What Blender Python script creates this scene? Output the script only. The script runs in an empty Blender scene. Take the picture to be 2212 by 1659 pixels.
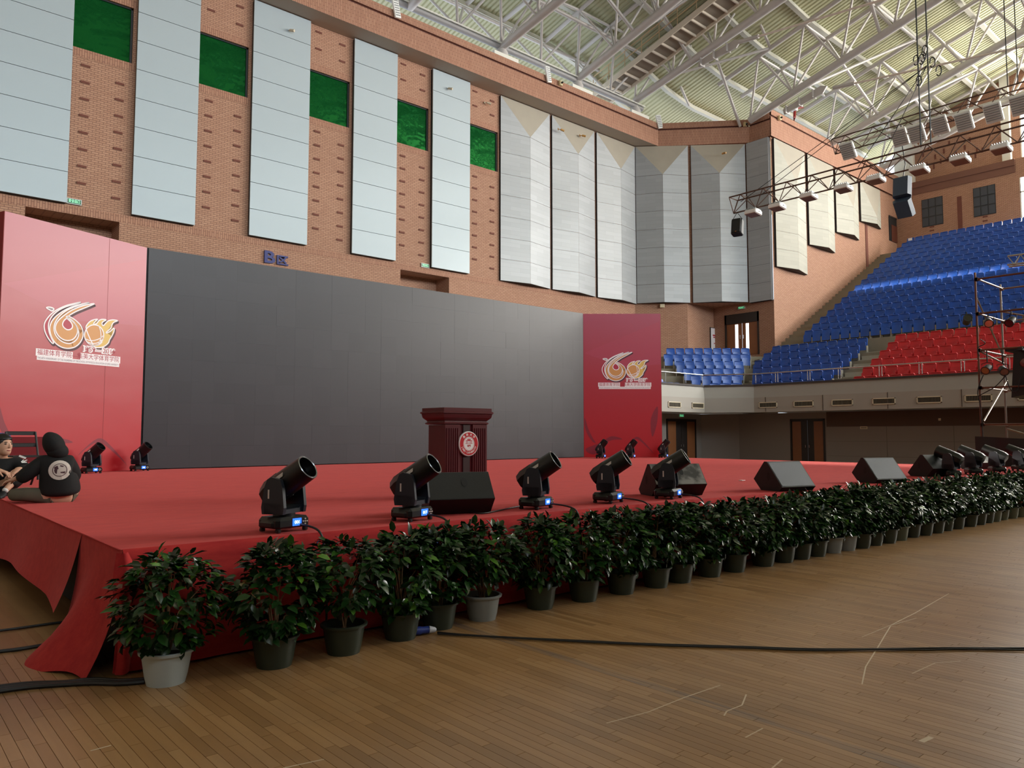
import bpy, bmesh, math, random
from math import sin, cos, pi, radians, sqrt
from mathutils import Vector, Matrix, Quaternion
random.seed(7)
SC = bpy.context.scene
COL = SC.collection
# ------------------------------------------------------------------ camera
F_PX, YAW, PITCH, EYE = 1636.5, 0.717544, 0.0666301, 1.6
FW = Vector((cos(PITCH)*sin(YAW), cos(PITCH)*cos(YAW), sin(PITCH)))
RT = Vector((cos(YAW), -sin(YAW), 0.0))
UP = RT.cross(FW)
CAM = Vector((0, 0, EYE))
cd = bpy.data.cameras.new('camera')
cd.sensor_fit = 'HORIZONTAL'; cd.sensor_width = 36.0
cd.lens = 36.0*F_PX/2212.0; cd.clip_start = 0.05; cd.clip_end = 500
cam = bpy.data.objects.new('camera', cd); COL.objects.link(cam)
cam.matrix_world = Matrix((RT, UP, -FW)).transposed().to_4x4()
cam.location = CAM
SC.camera = cam
# ------------------------------------------------------------------ world, lights, exposure
W = bpy.data.worlds.new('sky'); SC.world = W; W.use_nodes = True
bg = W.node_tree.nodes['Background']
bg.inputs[0].default_value = (0.80, 0.90, 1.0, 1); bg.inputs[1].default_value = 1.6
SC.view_settings.view_transform = 'Standard'; SC.view_settings.look = 'None'
SC.view_settings.gamma = 1.0; SC.view_settings.use_curve_mapping = False
SC.view_settings.exposure = 0.18
def area_light(name, loc, target, sx, sy, power, color):
    l = bpy.data.lights.new(name, 'AREA'); l.shape = 'RECTANGLE'
    l.size, l.size_y, l.energy, l.color = sx, sy, power, color
    o = bpy.data.objects.new(name, l); COL.objects.link(o)
    o.location = loc
    o.rotation_euler = (Vector(target)-Vector(loc)).to_track_quat('-Z', 'Y').to_euler()
    return o
# daylight entering through the long window band high above the right-hand stand
area_light('daylight_right_windows', (55.4, -9.0, 18.2), (10, 0, 6.0), 44, 7.5, 37000, (1.0, 0.96, 0.88))
# daylight through the clerestory above the rear stand, behind the camera
rl = area_light('daylight_rear_windows', (14, -19.3, 16.5), (14, 20, 2.5), 56, 7.0, 3300, (0.84, 0.95, 1.0))
rl.data.spread = radians(80)
# low afternoon sun; it only gets in through gobo slots added in the unseen left wall
sl_ = bpy.data.lights.new('sun', 'SUN'); sl_.energy = 7.0; sl_.angle = radians(.5); sl_.color = (1.0, .93, .82)
so = bpy.data.objects.new('sun', sl_); COL.objects.link(so)
SUN = Vector((.95, .12, -.150)).normalized()
so.rotation_euler = SUN.to_track_quat('-Z', 'Y').to_euler(); so.location = (-40, 0, 30)
# ------------------------------------------------------------------ pixel helpers (2212 x 1659 frame)
def ray(x, y): return FW + RT*((x-1106.0)/F_PX) - UP*((y-829.5)/F_PX)
def on(x, y, ax, v):
    d = ray(x, y); t = (v-CAM[ax])/d[ax]; return CAM + d*t
def onX(x, y, v): return on(x, y, 0, v)
def onY(x, y, v): return on(x, y, 1, v)
def onZ(x, y, v): return on(x, y, 2, v)
def hit(x, y, p0, n):
    d = ray(x, y); n = Vector(n); t = (Vector(p0)-CAM).dot(n)/d.dot(n); return CAM + d*t
# ------------------------------------------------------------------ materials
def lin(c):
    if isinstance(c, str):
        c = [int(c[i:i+2], 16)/255.0 for i in (0, 2, 4)]
        c = [(v/12.92 if v <= .04045 else ((v+.055)/1.055)**2.4) for v in c]
    return (c[0], c[1], c[2], 1.0)
class NT:
    def __init__(s, name):
        s.m = bpy.data.materials.new(name); s.m.use_nodes = True
        s.t = s.m.node_tree; s.b = s.t.nodes['Principled BSDF']
    def n(s, typ, **kw):
        nd = s.t.nodes.new(typ)
        for k, v in kw.items(): setattr(nd, k, v)
        return nd
    def l(s, a, b): s.t.links.new(a, b)
    def mix(s, fac, a, b, typ='MIX'):
        m = s.n('ShaderNodeMix', data_type='RGBA', blend_type=typ)
        for sock, v in ((m.inputs[0], fac), (m.inputs[6], a), (m.inputs[7], b)):
            if hasattr(v, 'links'): s.l(v, sock)
            else: sock.default_value = v
        return m.outputs[2]
    def math(s, op, a, b=0.0):
        m = s.n('ShaderNodeMath', operation=op)
        for sock, v in ((m.inputs[0], a), (m.inputs[1], b)):
            if hasattr(v, 'links'): s.l(v, sock)
            else: sock.default_value = v
        return m.outputs[0]
    def bump(s, h, strength=.3, dist=.01):
        b = s.n('ShaderNodeBump'); b.inputs['Strength'].default_value = strength; b.inputs['Distance'].default_value = dist
        s.l(h, b.inputs['Height']); s.l(b.outputs[0], s.b.inputs['Normal'])
def mat(name, col, rough=.6, metal=0.0, spec=.5, var=0.0, vscale=8.0, bump=0.0, bscale=60.0, emit=None, estr=0.0, sheen=0.0, coat=0.0):
    s = NT(name); b = s.b
    c = lin(col)
    b.inputs['Base Color'].default_value = c
    b.inputs['Roughness'].default_value = rough; b.inputs['Metallic'].default_value = metal
    b.inputs['Specular IOR Level'].default_value = spec
    if sheen: b.inputs['Sheen Weight'].default_value = sheen; b.inputs['Sheen Roughness'].default_value = .5
    if coat: b.inputs['Coat Weight'].default_value = coat; b.inputs['Coat Roughness'].default_value = .15
    if var or bump:
        tc = s.n('ShaderNodeTexCoord')
    if var:
        nz = s.n('ShaderNodeTexNoise'); nz.inputs['Scale'].default_value = vscale; nz.inputs['Detail'].default_value = 5
        s.l(tc.outputs['Object'], nz.inputs['Vector'])
        dark = tuple(v*(1-var) for v in c[:3])+(1,); lite = tuple(min(1, v*(1+var)) for v in c[:3])+(1,)
        s.l(s.mix(nz.outputs[0], dark, lite), b.inputs['Base Color'])
    if bump:
        nb = s.n('ShaderNodeTexNoise'); nb.inputs['Scale'].default_value = bscale; nb.inputs['Detail'].default_value = 4
        s.l(tc.outputs['Object'], nb.inputs['Vector']); s.bump(nb.outputs[0], bump)
    if emit: b.inputs['Emission Color'].default_value = lin(emit); b.inputs['Emission Strength'].default_value = estr
    return s.m
def obj_var(m, amt):
    """per-object / per-island brightness change"""
    t = m.node_tree; b = t.nodes['Principled BSDF']
    oi = t.nodes.new('ShaderNodeObjectInfo'); ge = t.nodes.new('ShaderNodeNewGeometry')
    ad = t.nodes.new('ShaderNodeMath'); ad.operation = 'ADD'
    t.links.new(oi.outputs['Random'], ad.inputs[0]); t.links.new(ge.outputs['Random Per Island'], ad.inputs[1])
    fr = t.nodes.new('ShaderNodeMath'); fr.operation = 'FRACT'; t.links.new(ad.outputs[0], fr.inputs[0])
    mr = t.nodes.new('ShaderNodeMapRange'); mr.inputs[3].default_value = 1-amt; mr.inputs[4].default_value = 1+amt
    t.links.new(fr.outputs[0], mr.inputs[0])
    mx = t.nodes.new('ShaderNodeVectorMath'); mx.operation = 'SCALE'
    sock = b.inputs['Base Color']
    if sock.links: t.links.new(sock.links[0].from_socket, mx.inputs[0])
    else: mx.inputs[0].default_value = sock.default_value[:3]
    t.links.new(mr.outputs[0], mx.inputs['Scale']); t.links.new(mx.outputs[0], sock)
    return m
# ------------------------------------------------------------------ mesh builder
class MB:
    def __init__(s): s.v = []; s.f = []; s.uv = {}
    def add(s, vs, fs):
        o = len(s.v); s.v += [tuple(v) for v in vs]; s.f += [tuple(i+o for i in f) for f in fs]; return s
    def quad(s, a, b, c, d, uv=None):
        s.add((a, b, c, d), [(0, 1, 2, 3)])
        if uv: s.uv[len(s.f)-1] = uv
        return s
    def poly(s, pts): s.add(pts, [tuple(range(len(pts)))]); return s
    def bx(s, x0, x1, y0, y1, z0, z1):
        return s.add([(x0,y0,z0),(x1,y0,z0),(x1,y1,z0),(x0,y1,z0),(x0,y0,z1),(x1,y0,z1),(x1,y1,z1),(x0,y1,z1)],
                     [(0,3,2,1),(4,5,6,7),(0,1,5,4),(1,2,6,5),(2,3,7,6),(3,0,4,7)])
    def box(s, c, sz): return s.bx(c[0]-sz[0]/2, c[0]+sz[0]/2, c[1]-sz[1]/2, c[1]+sz[1]/2, c[2]-sz[2]/2, c[2]+sz[2]/2)
    def cbox(s, c, sz, b):
        """box with chamfered vertical and top edges"""
        x, y, z = sz[0]/2, sz[1]/2, sz[2]/2
        rings = []
        for zz, ins in ((-z, b*.5), (-z+b*.5, 0), (z-b, 0), (z, b)):
            xx, yy = x-ins, y-ins; k = max(b-ins, 0)*1.0
            rings.append([(xx-k,-yy,zz),(xx,-yy+k,zz),(xx,yy-k,zz),(xx-k,yy,zz),(-xx+k,yy,zz),(-xx,yy-k,zz),(-xx,-yy+k,zz),(-xx+k,-yy,zz)])
        vs = [tuple(p[i]+c[i] for i in range(3)) for r in rings for p in r]
        fs = [tuple(range(7, -1, -1)), tuple(range(24, 32))]
        for r in range(3):
            for i in range(8): j = (i+1) % 8; fs.append((r*8+i, r*8+j, r*8+8+j, r*8+8+i))
        return s.add(vs, fs)
    def ring_pts(s, p, d, r, n, ref=None):
        d = Vector(d).normalized()
        a = Vector((0, 0, 1)) if abs(d.z) < .95 else Vector((1, 0, 0))
        x = d.cross(a).normalized(); y = d.cross(x)
        return [Vector(p)+x*(r*cos(2*pi*i/n))+y*(r*sin(2*pi*i/n)) for i in range(n)]
    def tube(s, p, q, r, n=8, r2=None, cap=True):
        p, q = Vector(p), Vector(q); d = q-p; r2 = r if r2 is None else r2
        vs = s.ring_pts(p, d, r, n)+s.ring_pts(q, d, r2, n)
        fs = [(i, (i+1) % n, n+(i+1) % n, n+i) for i in range(n)]
        if cap: fs += [tuple(range(n-1, -1, -1)), tuple(range(n, 2*n))]
        return s.add(vs, fs)
    def path(s, pts, r, n=6):
        pts = [Vector(p) for p in pts]; vs = []; fs = []
        for i, p in enumerate(pts):
            d = pts[min(i+1, len(pts)-1)]-pts[max(i-1, 0)]
            rr = r[i] if isinstance(r, (list, tuple)) else r
            vs += s.ring_pts(p, d, rr, n)
        for k in range(len(pts)-1):
            for i in range(n): fs.append((k*n+i, k*n+(i+1) % n, (k+1)*n+(i+1) % n, (k+1)*n+i))
        fs += [tuple(range(n-1, -1, -1)), tuple(range((len(pts)-1)*n, len(pts)*n))]
        return s.add(vs, fs)
    def lathe(s, prof, n=24, c=(0, 0, 0), cap=True, axis=None):
        """profile (r, z); axis: optional (origin, direction)"""
        vs = []; fs = []
        for r, z in prof:
            vs += [(c[0]+r*cos(2*pi*i/n), c[1]+r*sin(2*pi*i/n), c[2]+z) for i in range(n)]
        for k in range(len(prof)-1):
            for i in range(n): fs.append((k*n+i, k*n+(i+1) % n, (k+1)*n+(i+1) % n, (k+1)*n+i))
        if cap: fs += [tuple(range(n-1, -1, -1)), tuple(range((len(prof)-1)*n, len(prof)*n))]
        if axis:
            q = Vector((0, 0, 1)).rotation_difference(Vector(axis[1]).normalized()); o = Vector(axis[0])
            vs = [o+q @ Vector(v) for v in vs]
        return s.add(vs, fs)
    def prism(s, poly, axis, a, b):
        n = len(poly)
        def P(p, t): return {'x': (t, p[0], p[1]), 'y': (p[0], t, p[1]), 'z': (p[0], p[1], t)}[axis]
        vs = [P(p, a) for p in poly]+[P(p, b) for p in poly]
        return s.add(vs, [tuple(range(n)), tuple(range(2*n-1, n-1, -1))]+[(i, n+i, n+(i+1) % n, (i+1) % n) for i in range(n)])
    def sphere(s, c, r, n=12, m=8, sc=(1, 1, 1)):
        prof = [(max(r*sin(pi*k/m), 1e-4), -r*cos(pi*k/m)) for k in range(m+1)]
        o = len(s.v); s.lathe(prof, n, cap=True)
        s.v[o:] = [(c[0]+v[0]*sc[0], c[1]+v[1]*sc[1], c[2]+v[2]*sc[2]) for v in s.v[o:]]
        return s
    def xf(s, M, start=0): s.v[start:] = [tuple(M @ Vector(v)) for v in s.v[start:]]; return s
    def mesh(s, name, m, smooth=False, angle=None):
        me = bpy.data.meshes.new(name); me.from_pydata([tuple(v) for v in s.v], [], s.f)
        if s.uv:
            u = me.uv_layers.new(name='UVMap')
            for p in me.polygons:
                if p.index in s.uv:
                    for li, c in zip(p.loop_indices, s.uv[p.index]): u.data[li].uv = c
        b = bmesh.new(); b.from_mesh(me); bmesh.ops.recalc_face_normals(b, faces=b.faces[:]); b.to_mesh(me); b.free()
        if smooth:
            me.polygons.foreach_set('use_smooth', [True]*len(me.polygons))
            me.set_sharp_from_angle(angle=radians(angle or 40))
        me.materials.append(m); me.update()
        return me
    def build(s, name, m, parent=None, smooth=False, angle=None, world=False):
        if world and parent is not None:
            inv = parent_matrix(parent).inverted(); s.xf(inv)
        return link(name, s.mesh(name, m, smooth, angle), parent)
def parent_matrix(o):
    M = Matrix.LocRotScale(o.location, o.rotation_euler, o.scale)
    return parent_matrix(o.parent) @ M if o.parent else M
def link(name, me, parent=None, loc=None, rot=None):
    o = bpy.data.objects.new(name, me); COL.objects.link(o)
    if parent is not None: o.parent = parent
    if loc is not None: o.location = loc
    if rot is not None: o.rotation_euler = rot
    return o
def tag(o, label, cat, group=None, kind=None):
    o['label'] = label; o['category'] = cat
    if group: o['group'] = group
    if kind: o['kind'] = kind
    return o
def thing(name, label, cat, loc=(0, 0, 0), rz=0.0, group=None, kind=None):
    o = bpy.data.objects.new(name, None); COL.objects.link(o); o.empty_display_size = .1
    o.location = loc; o.rotation_euler = (0, 0, rz)
    return tag(o, label, cat, group, kind)
def struct(name, label, cat, mb, m, **kw):
    return tag(mb.build(name, m, **kw), label, cat, kind='structure')
def copy_tree(o, parent=None):
    c = o.copy(); COL.objects.link(c); c.parent = parent
    for ch in list(o.children): copy_tree(ch, c)
    return c
ORD = ['first','second','third','fourth','fifth','sixth','seventh','eighth','ninth','tenth','eleventh','twelfth','thirteenth','fourteenth','fifteenth','sixteenth','seventeenth','eighteenth','nineteenth','twentieth','twenty-first','twenty-second','twenty-third','twenty-fourth','twenty-fifth','twenty-sixth','twenty-seventh','twenty-eighth','twenty-ninth','thirtieth','thirty-first','thirty-second','thirty-third','thirty-fourth','thirty-fifth','thirty-sixth','thirty-seventh','thirty-eighth']
BAKE = bpy.data.scenes.new('bake')      # scratch scene used only to turn text and skin modifiers into meshes
def bake(o):
    BAKE.collection.objects.link(o); vl = BAKE.view_layers[0]; vl.update(); dg = vl.depsgraph
    return bpy.data.meshes.new_from_object(o.evaluated_get(dg))
def text_mesh(body, size=1.0, extrude=0.0, offset=0.0, align='CENTER'):
    cu = bpy.data.curves.new('txt', 'FONT'); cu.body = body; cu.size = size; cu.extrude = extrude; cu.offset = offset
    cu.align_x = align; cu.align_y = 'CENTER'; cu.resolution_u = 3
    o = bpy.data.objects.new('txt', cu)
    me = bake(o)
    bpy.data.objects.remove(o); bpy.data.curves.remove(cu)
    return me
def text_part(name, body, m, parent, M, size=1.0, extrude=0.0, offset=0.0, width=None, align='CENTER'):
    """text laid in the plane of matrix M (x right, y up, z out); width stretches it to fit"""
    me = text_mesh(body, size, extrude, offset, align)
    me.materials.clear(); me.materials.append(m)
    if width and len(me.vertices):
        xs = [v.co.x for v in me.vertices]; w = max(xs)-min(xs)
        if w > 0:
            k = width/w
            for v in me.vertices: v.co.x *= k
    me.transform(M); me.update(); me.name = name
    return link(name, me, parent)
def frame(o, x, y, z):
    M = Matrix.Identity(4)
    for i in range(3): M[i][0] = x[i]; M[i][1] = y[i]; M[i][2] = z[i]; M[i][3] = o[i]
    return M
# ================================================================== structure materials
def brick_mat(name, c1, c2, cm, bw=.21, rh=.07, mortar=.009):
    s = NT(name); uv = s.n('ShaderNodeUVMap')
    b = s.n('ShaderNodeTexBrick'); s.l(uv.outputs[0], b.inputs['Vector'])
    b.inputs['Color1'].default_value = lin(c1); b.inputs['Color2'].default_value = lin(c2); b.inputs['Mortar'].default_value = lin(cm)
    b.inputs['Scale'].default_value = 1.0; b.inputs['Mortar Size'].default_value = mortar; b.inputs['Mortar Smooth'].default_value = .1
    b.inputs['Brick Width'].default_value = bw; b.inputs['Row Height'].default_value = rh; b.inputs['Bias'].default_value = 0.0
    nz = s.n('ShaderNodeTexNoise'); nz.inputs['Scale'].default_value = .5; nz.inputs['Detail'].default_value = 3
    s.l(uv.outputs[0], nz.inputs['Vector'])
    col = s.mix(s.math('MULTIPLY', nz.outputs[0], .22), b.outputs['Color'], lin('8d6a58'))
    s.l(col, s.b.inputs['Base Color']); s.b.inputs['Roughness'].default_value = .85
    inv = s.math('SUBTRACT', 1.0, b.outputs['Fac']); s.bump(inv, .15, .006)
    return s.m
M_BRICK = brick_mat('brick', 'ba8f75', 'ae8269', '7a574a')
M_SOLDIER = brick_mat('brick_soldier', 'b5886f', 'a87a63', '744e42', .30, .075, .008)
M_DARKBRICK = mat('brick_dark', '6d3f33', .85, var=.15)
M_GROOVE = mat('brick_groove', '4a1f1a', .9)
def alu(name, c, rough=.5, metal=.2):
    """brushed aluminium sheet with faint board joints"""
    s = NT(name); uv = s.n('ShaderNodeUVMap')
    b = s.n('ShaderNodeTexBrick'); s.l(uv.outputs[0], b.inputs['Vector'])
    k = lin(c); d = tuple(v*.90 for v in k[:3])+(1,); e = tuple(v*.72 for v in k[:3])+(1,)
    b.inputs['Color1'].default_value = k; b.inputs['Color2'].default_value = d; b.inputs['Mortar'].default_value = e
    b.inputs['Scale'].default_value = 1.0; b.inputs['Mortar Size'].default_value = .003; b.inputs['Brick Width'].default_value = 1.1; b.inputs['Row Height'].default_value = .2
    s.l(b.outputs['Color'], s.b.inputs['Base Color'])
    s.b.inputs['Roughness'].default_value = rough; s.b.inputs['Metallic'].default_value = metal
    return s.m
M_ALU = mat('alu_flat', 'a9b4ba', .5, .2, var=.04, vscale=.8)
M_ALUB = alu('alu_boards', 'aaadb0')
M_CREAMB = alu('cream_boards', 'aeaca0', .65, 0.0)
M_TAN = mat('tan_triangle', 'a29a8c', .6, var=.08, vscale=2)
M_PLASTER = mat('soffit_plaster', 'b3a698', .8, var=.05, vscale=.6)
M_DKGAP = mat('dark_joint', '2b2a2e', .7)
M_GREY = mat('balcony_grey', 'a29c95', .75, var=.04, vscale=.7)
M_GREYU = mat('balcony_upper', 'a3a09a', .7, var=.05, vscale=.7)
M_LOWWALL = mat('lower_wall', '8e8680', .7, var=.05, vscale=.5)
M_BROWN = mat('brown_band', '59443a', .7)
M_CONC = mat('step_concrete', '8f8776', .85, var=.12, vscale=3, bump=.1)
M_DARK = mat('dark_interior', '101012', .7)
M_WOODDOOR = mat('door_wood', '8a5633', .45, var=.15, vscale=4)
M_DOORDK = mat('door_dark', '2a221f', .5)
M_FRAME = mat('window_frame', '23262b', .4)
M_BLUEFRAME = mat('door_frame_blue', '6d7c8d', .35, .4)
M_WHITEPAINT = mat('white_paint', 'dedcd2', .6, var=.04)
M_STEEL = mat('stainless', 'b9bcc0', .25, .9)
M_CAP = mat('cap_dark', '3a3230', .5)
def green_glass():
    s = NT('green_glass'); s.b.inputs['Base Color'].default_value = lin('176a34'); s.b.inputs['Metallic'].default_value = .7; s.b.inputs['Roughness'].default_value = .05
    s.b.inputs['Specular IOR Level'].default_value = .9; s.b.inputs['Specular Tint'].default_value = (.35, 1.0, .5, 1)
    tc = s.n('ShaderNodeTexCoord'); nz = s.n('ShaderNodeTexNoise'); nz.inputs['Scale'].default_value = 1.6; nz.inputs['Detail'].default_value = 2
    s.l(tc.outputs['Object'], nz.inputs['Vector']); s.bump(nz.outputs[0], .35, .08)
    return s.m
M_GREEN = green_glass()
# ================================================================== walls
def wq(mb, p, q, z0, z1, rot=False, u0=0.0):
    """vertical wall quad p->q (xy) with metre UVs"""
    L = sqrt((q[0]-p[0])**2+(q[1]-p[1])**2)
    a, b = u0, u0+L
    uv = [(a, z0), (b, z0), (b, z1), (a, z1)]
    if rot: uv = [(v, u) for u, v in uv]
    mb.quad((p[0], p[1], z0), (q[0], q[1], z0), (q[0], q[1], z1), (p[0], p[1], z1), uv)
YB = 27.3           # back wall plane
ZP0, ZP1 = 8.94, 17.96
GAPS = [(4.88, 6.79), (8.84, 10.79), (13.08, 15.04), (17.12, 18.98), (21.08, 23.02)]
PAN = [(2.80, 4.88), (6.79, 8.84), (10.79, 13.08), (15.04, 17.12), (18.98, 21.08)]
ALC = [(3.80, 6.47), (17.48, 20.06)]
def grid_wall(mb, xs, zs, holes, y):
    xs = sorted(set(xs)); zs = sorted(set(zs))
    for i in range(len(xs)-1):
        for j in range(len(zs)-1):
            cx, cz = (xs[i]+xs[i+1])/2, (zs[j]+zs[j+1])/2
            if any(h[0] < cx < h[1] and h[2] < cz < h[3] for h in holes): continue
            wq(mb, (xs[i], y), (xs[i+1], y), zs[j], zs[j+1], u0=xs[i])
WZ0, WZ1 = 14.18, 16.12
holes = [(a+.02, b-.10, WZ0, WZ1) for a, b in GAPS]+[(a, b, 5.4, 8.68) for a, b in ALC]
mb = MB()
grid_wall(mb, [-16, 33.03]+[v for h in holes for v in h[:2]], [3.0, 5.4, 8.68, WZ0, WZ1, 18.0], holes, YB)
for a, b, z0, z1 in holes[:5]:            # window reveals
    d = .16
    wq(mb, (a, YB), (a, YB+d), z0, z1); wq(mb, (b, YB+d), (b, YB), z0, z1)
    mb.quad((a, YB, z1), (b, YB, z1), (b, YB+d, z1), (a, YB+d, z1)); mb.quad((a, YB, z0), (b, YB, z0), (b, YB+d, z0), (a, YB+d, z0))
for a, b, z0, z1 in holes[5:]:            # door alcoves
    wq(mb, (a, YB), (a, YB+1.0), z0, z1); wq(mb, (b, YB+1.0), (b, YB), z0, z1); wq(mb, (a, YB+1.0), (b, YB+1.0), z0, z1)
    mb.quad((a, YB, z1), (b, YB, z1), (b, YB+1, z1), (a, YB+1, z1))
wall_back = struct('wall_back', 'tall brick wall behind the stage with silver panels and green windows', 'wall', mb, M_BRICK)
mb = MB()
wq(mb, (-16, YB-.012), (32.9, YB-.012), 8.66, 8.92, u0=0, rot=True)
for a, b in GAPS:
    wq(mb, (a, YB-.012), (b, YB-.012), WZ1, WZ1+.28, rot=True); wq(mb, (a, YB-.012), (b, YB-.012), WZ0-.28, WZ0, rot=True)
mb.build('soldier_course', M_SOLDIER, wall_back)
bm_ = MB().box((0, 0, 0), (.27, .03, .075)).mesh('brick', M_DARKBRICK)
for a, b in GAPS:
    for fx, off in ((.22, 0.0), (.76, -.28)):
        for k in range(9):
            z = 13.5-.56*k+off+.14
            if z > 9.2: link('brick', bm_, wall_back, (a+(b-a)*fx, YB-.012, z))
        for z in (16.75+(.12 if fx > .5 else .28), 17.45+(.12 if fx > .5 else .28)):
            if z < 17.9: link('brick', bm_, wall_back, (a+(b-a)*fx, YB-.012, z))
# windows
for i, (a, b, z0, z1) in enumerate(holes[:5]):
    t = thing('window_%d' % (i+1), 'green tinted window between silver panels, %s from the left' % ORD[i], 'window', ((a+b)/2, YB+.1, z0), kind='structure', group='green windows in the back wall')
    MB().bx(a, b, YB+.10, YB+.12, z0, z1).build('pane', M_GREEN, t, world=True)
    f = MB().bx(a, b, YB+.06, YB+.12, z1-.05, z1).bx(b-.07, b, YB+.06, YB+.12, z0, z1).bx(a, b, YB+.06, YB+.12, z0, z0+.03)
    f.build('frame', M_FRAME, t, world=True)
# flat silver panels, nine sheets each
for i, (a, b) in enumerate(PAN):
    t = thing('wall_panel', 'flat silver acoustic panel on the brick wall, %s from the left' % ORD[i], 'wall panel', ((a+b)/2, YB-.1, ZP0), group='flat silver panels on the back wall')
    MB().bx(a+.02, b-.02, YB-.14, YB-.005, ZP0+.01, ZP1).build('backing', M_DKGAP, t, world=True)
    me = MB().box((0, 0, .5), (b-a, .05, .985)).mesh('sheet', M_ALU)
    for k in range(9): link('sheet', me, t, (0, -.065, k*1.002+.01))
# pleated panels
def pleat(label, grp, p, q, z0, z1, out, prot=.42, edge=.10, apex=1.75, tri=True, side=None, sm=None):
    sm = sm or M_ALUB
    """p,q: plan end points; out: outward normal"""
    o = Vector((out[0], out[1])).normalized(); p, q = Vector((p[0], p[1]))+o*.015, Vector((q[0], q[1]))+o*.015
    m = (p+q)/2; a = p+o*edge; b = q+o*edge; c = m+o*prot
    t = thing('pleated_panel', label, 'wall panel', (m.x, m.y, z0), group=grp)
    bk = MB()
    for u, w in ((p, a), (b, q)): bk.quad((u.x, u.y, z0), (w.x, w.y, z0), (w.x, w.y, z1), (u.x, u.y, z1))
    bk.poly([(p.x, p.y, z0), (a.x, a.y, z0), (c.x, c.y, z0), (b.x, b.y, z0), (q.x, q.y, z0)])
    bk.build('backing', M_DKGAP if not side else side, t, world=True)
    za = z1-apex
    MB().poly([(a.x, a.y, z1), (c.x, c.y, za), (b.x, b.y, z1)]).build('triangle_top', M_TAN, t, world=True)
    n = max(2, int(round((za-z0)/1.0))); h = (za-z0)/n
    for (u, w, flip) in ((a, c, 0), (c, b, 1)):
        L = (w-u).length
        d = (w-u).normalized()*.004
        for k in range(n):
            lo, hi = z0+k*h+.006, z0+(k+1)*h-.006
            s = MB(); s.quad((u.x+d.x, u.y+d.y, lo), (w.x-d.x, w.y-d.y, lo), (w.x-d.x, w.y-d.y, hi), (u.x+d.x, u.y+d.y, hi), [(flip*3.3, lo), (flip*3.3+L, lo), (flip*3.3+L, hi), (flip*3.3, hi)])
            s.build('sheet', sm, t, world=True)
        s = MB()
        if not flip: s.add([(u.x+d.x, u.y+d.y, za+.006), (w.x, w.y, za+.006), (u.x+d.x, u.y+d.y, z1)], [(0, 1, 2)])
        else: s.add([(u.x, u.y, za+.006), (w.x-d.x, w.y-d.y, za+.006), (w.x-d.x, w.y-d.y, z1)], [(0, 1, 2)])
        s.uv[len(s.f)-1] = [(0, 0), (L, 0), (L*flip, apex)]
        s.build('sheet', sm, t, world=True)
    return t
def xb(px): return onY(px, 500, YB).x
for i, (l, r) in enumerate(((1078, 1185), (1190, 1282), (1287, 1370))):
    pleat('pleated silver panel with tan triangle top on the back wall, %s right of the windows' % ORD[i], 'pleated panels', (xb(l), YB), (xb(r), YB), 8.92, 17.96, (0, -1), side=M_DKGAP)
DG0, DG1 = Vector((33.03, 27.3)), Vector((37.6, 22.73)); DN = Vector((-.7071, -.7071))
def dg(px):
    h = hit(px, 500, (37.6, 22.73, 0), (-.7071, -.7071, 0)); return (h.x, h.y)
pleat('pleated silver panel on the diagonal corner wall, left one of two', 'pleated panels', dg(1374), dg(1488), 8.95, 17.96, DN, side=M_DKGAP)
pleat('pleated silver panel on the diagonal corner wall behind the hanging speaker', 'pleated panels', dg(1494), dg(1612), 8.95, 17.96, DN, side=M_DKGAP)
# corner walls
mb = MB()
wq(mb, DG0, DG1, 8.95, 18.0)
wq(mb, DG0, (35.09, 25.24), 3.0, 8.95); wq(mb, (35.09, 25.24), (37.6, 25.24), 3.0, 8.95)
mb.poly([(35.09, 25.24, 8.95), (37.6, 25.24, 8.95), (37.6, 22.73, 8.95)])
wall_corner = struct('wall_corner', 'diagonal brick corner wall between the stage wall and the right stand', 'wall', mb, M_BRICK)
mb = MB()
DY0, DY1, DZ0, DZ1 = 22.33, 24.49, 6.03, 8.42
wq(mb, (37.6, 25.24), (37.6, DY1), 3.0, 8.95); wq(mb, (37.6, DY0), (37.6, 21.4), 3.0, 8.95); wq(mb, (37.6, DY1), (37.6, DY0), DZ1, 8.95); wq(mb, (37.6, DY1), (37.6, DY0), 3.0, DZ0)
wall_niche = struct('wall_niche', 'short brick wall with a double door beside the right stand', 'wall', mb, M_BRICK)
t = thing('wall_panel', 'plain dark silver panel facing the stage at the corner edge', 'wall panel', (37.55, 22.1, 8.9))
MB().bx(37.35, 37.6, 21.42, 22.75, 8.9, 17.96).build('backing', M_DKGAP, t, world=True)
for k in range(9):
    s = MB(); z = 8.9+k*1.006
    s.quad((37.34, 21.42, z+.006), (37.34, 22.74, z+.006), (37.34, 22.74, z+1.0), (37.34, 21.42, z+1.0), [(0, z), (1.3, z), (1.3, z+1), (0, z+1)])
    s.build('sheet', M_ALUB, t, world=True)
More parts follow.
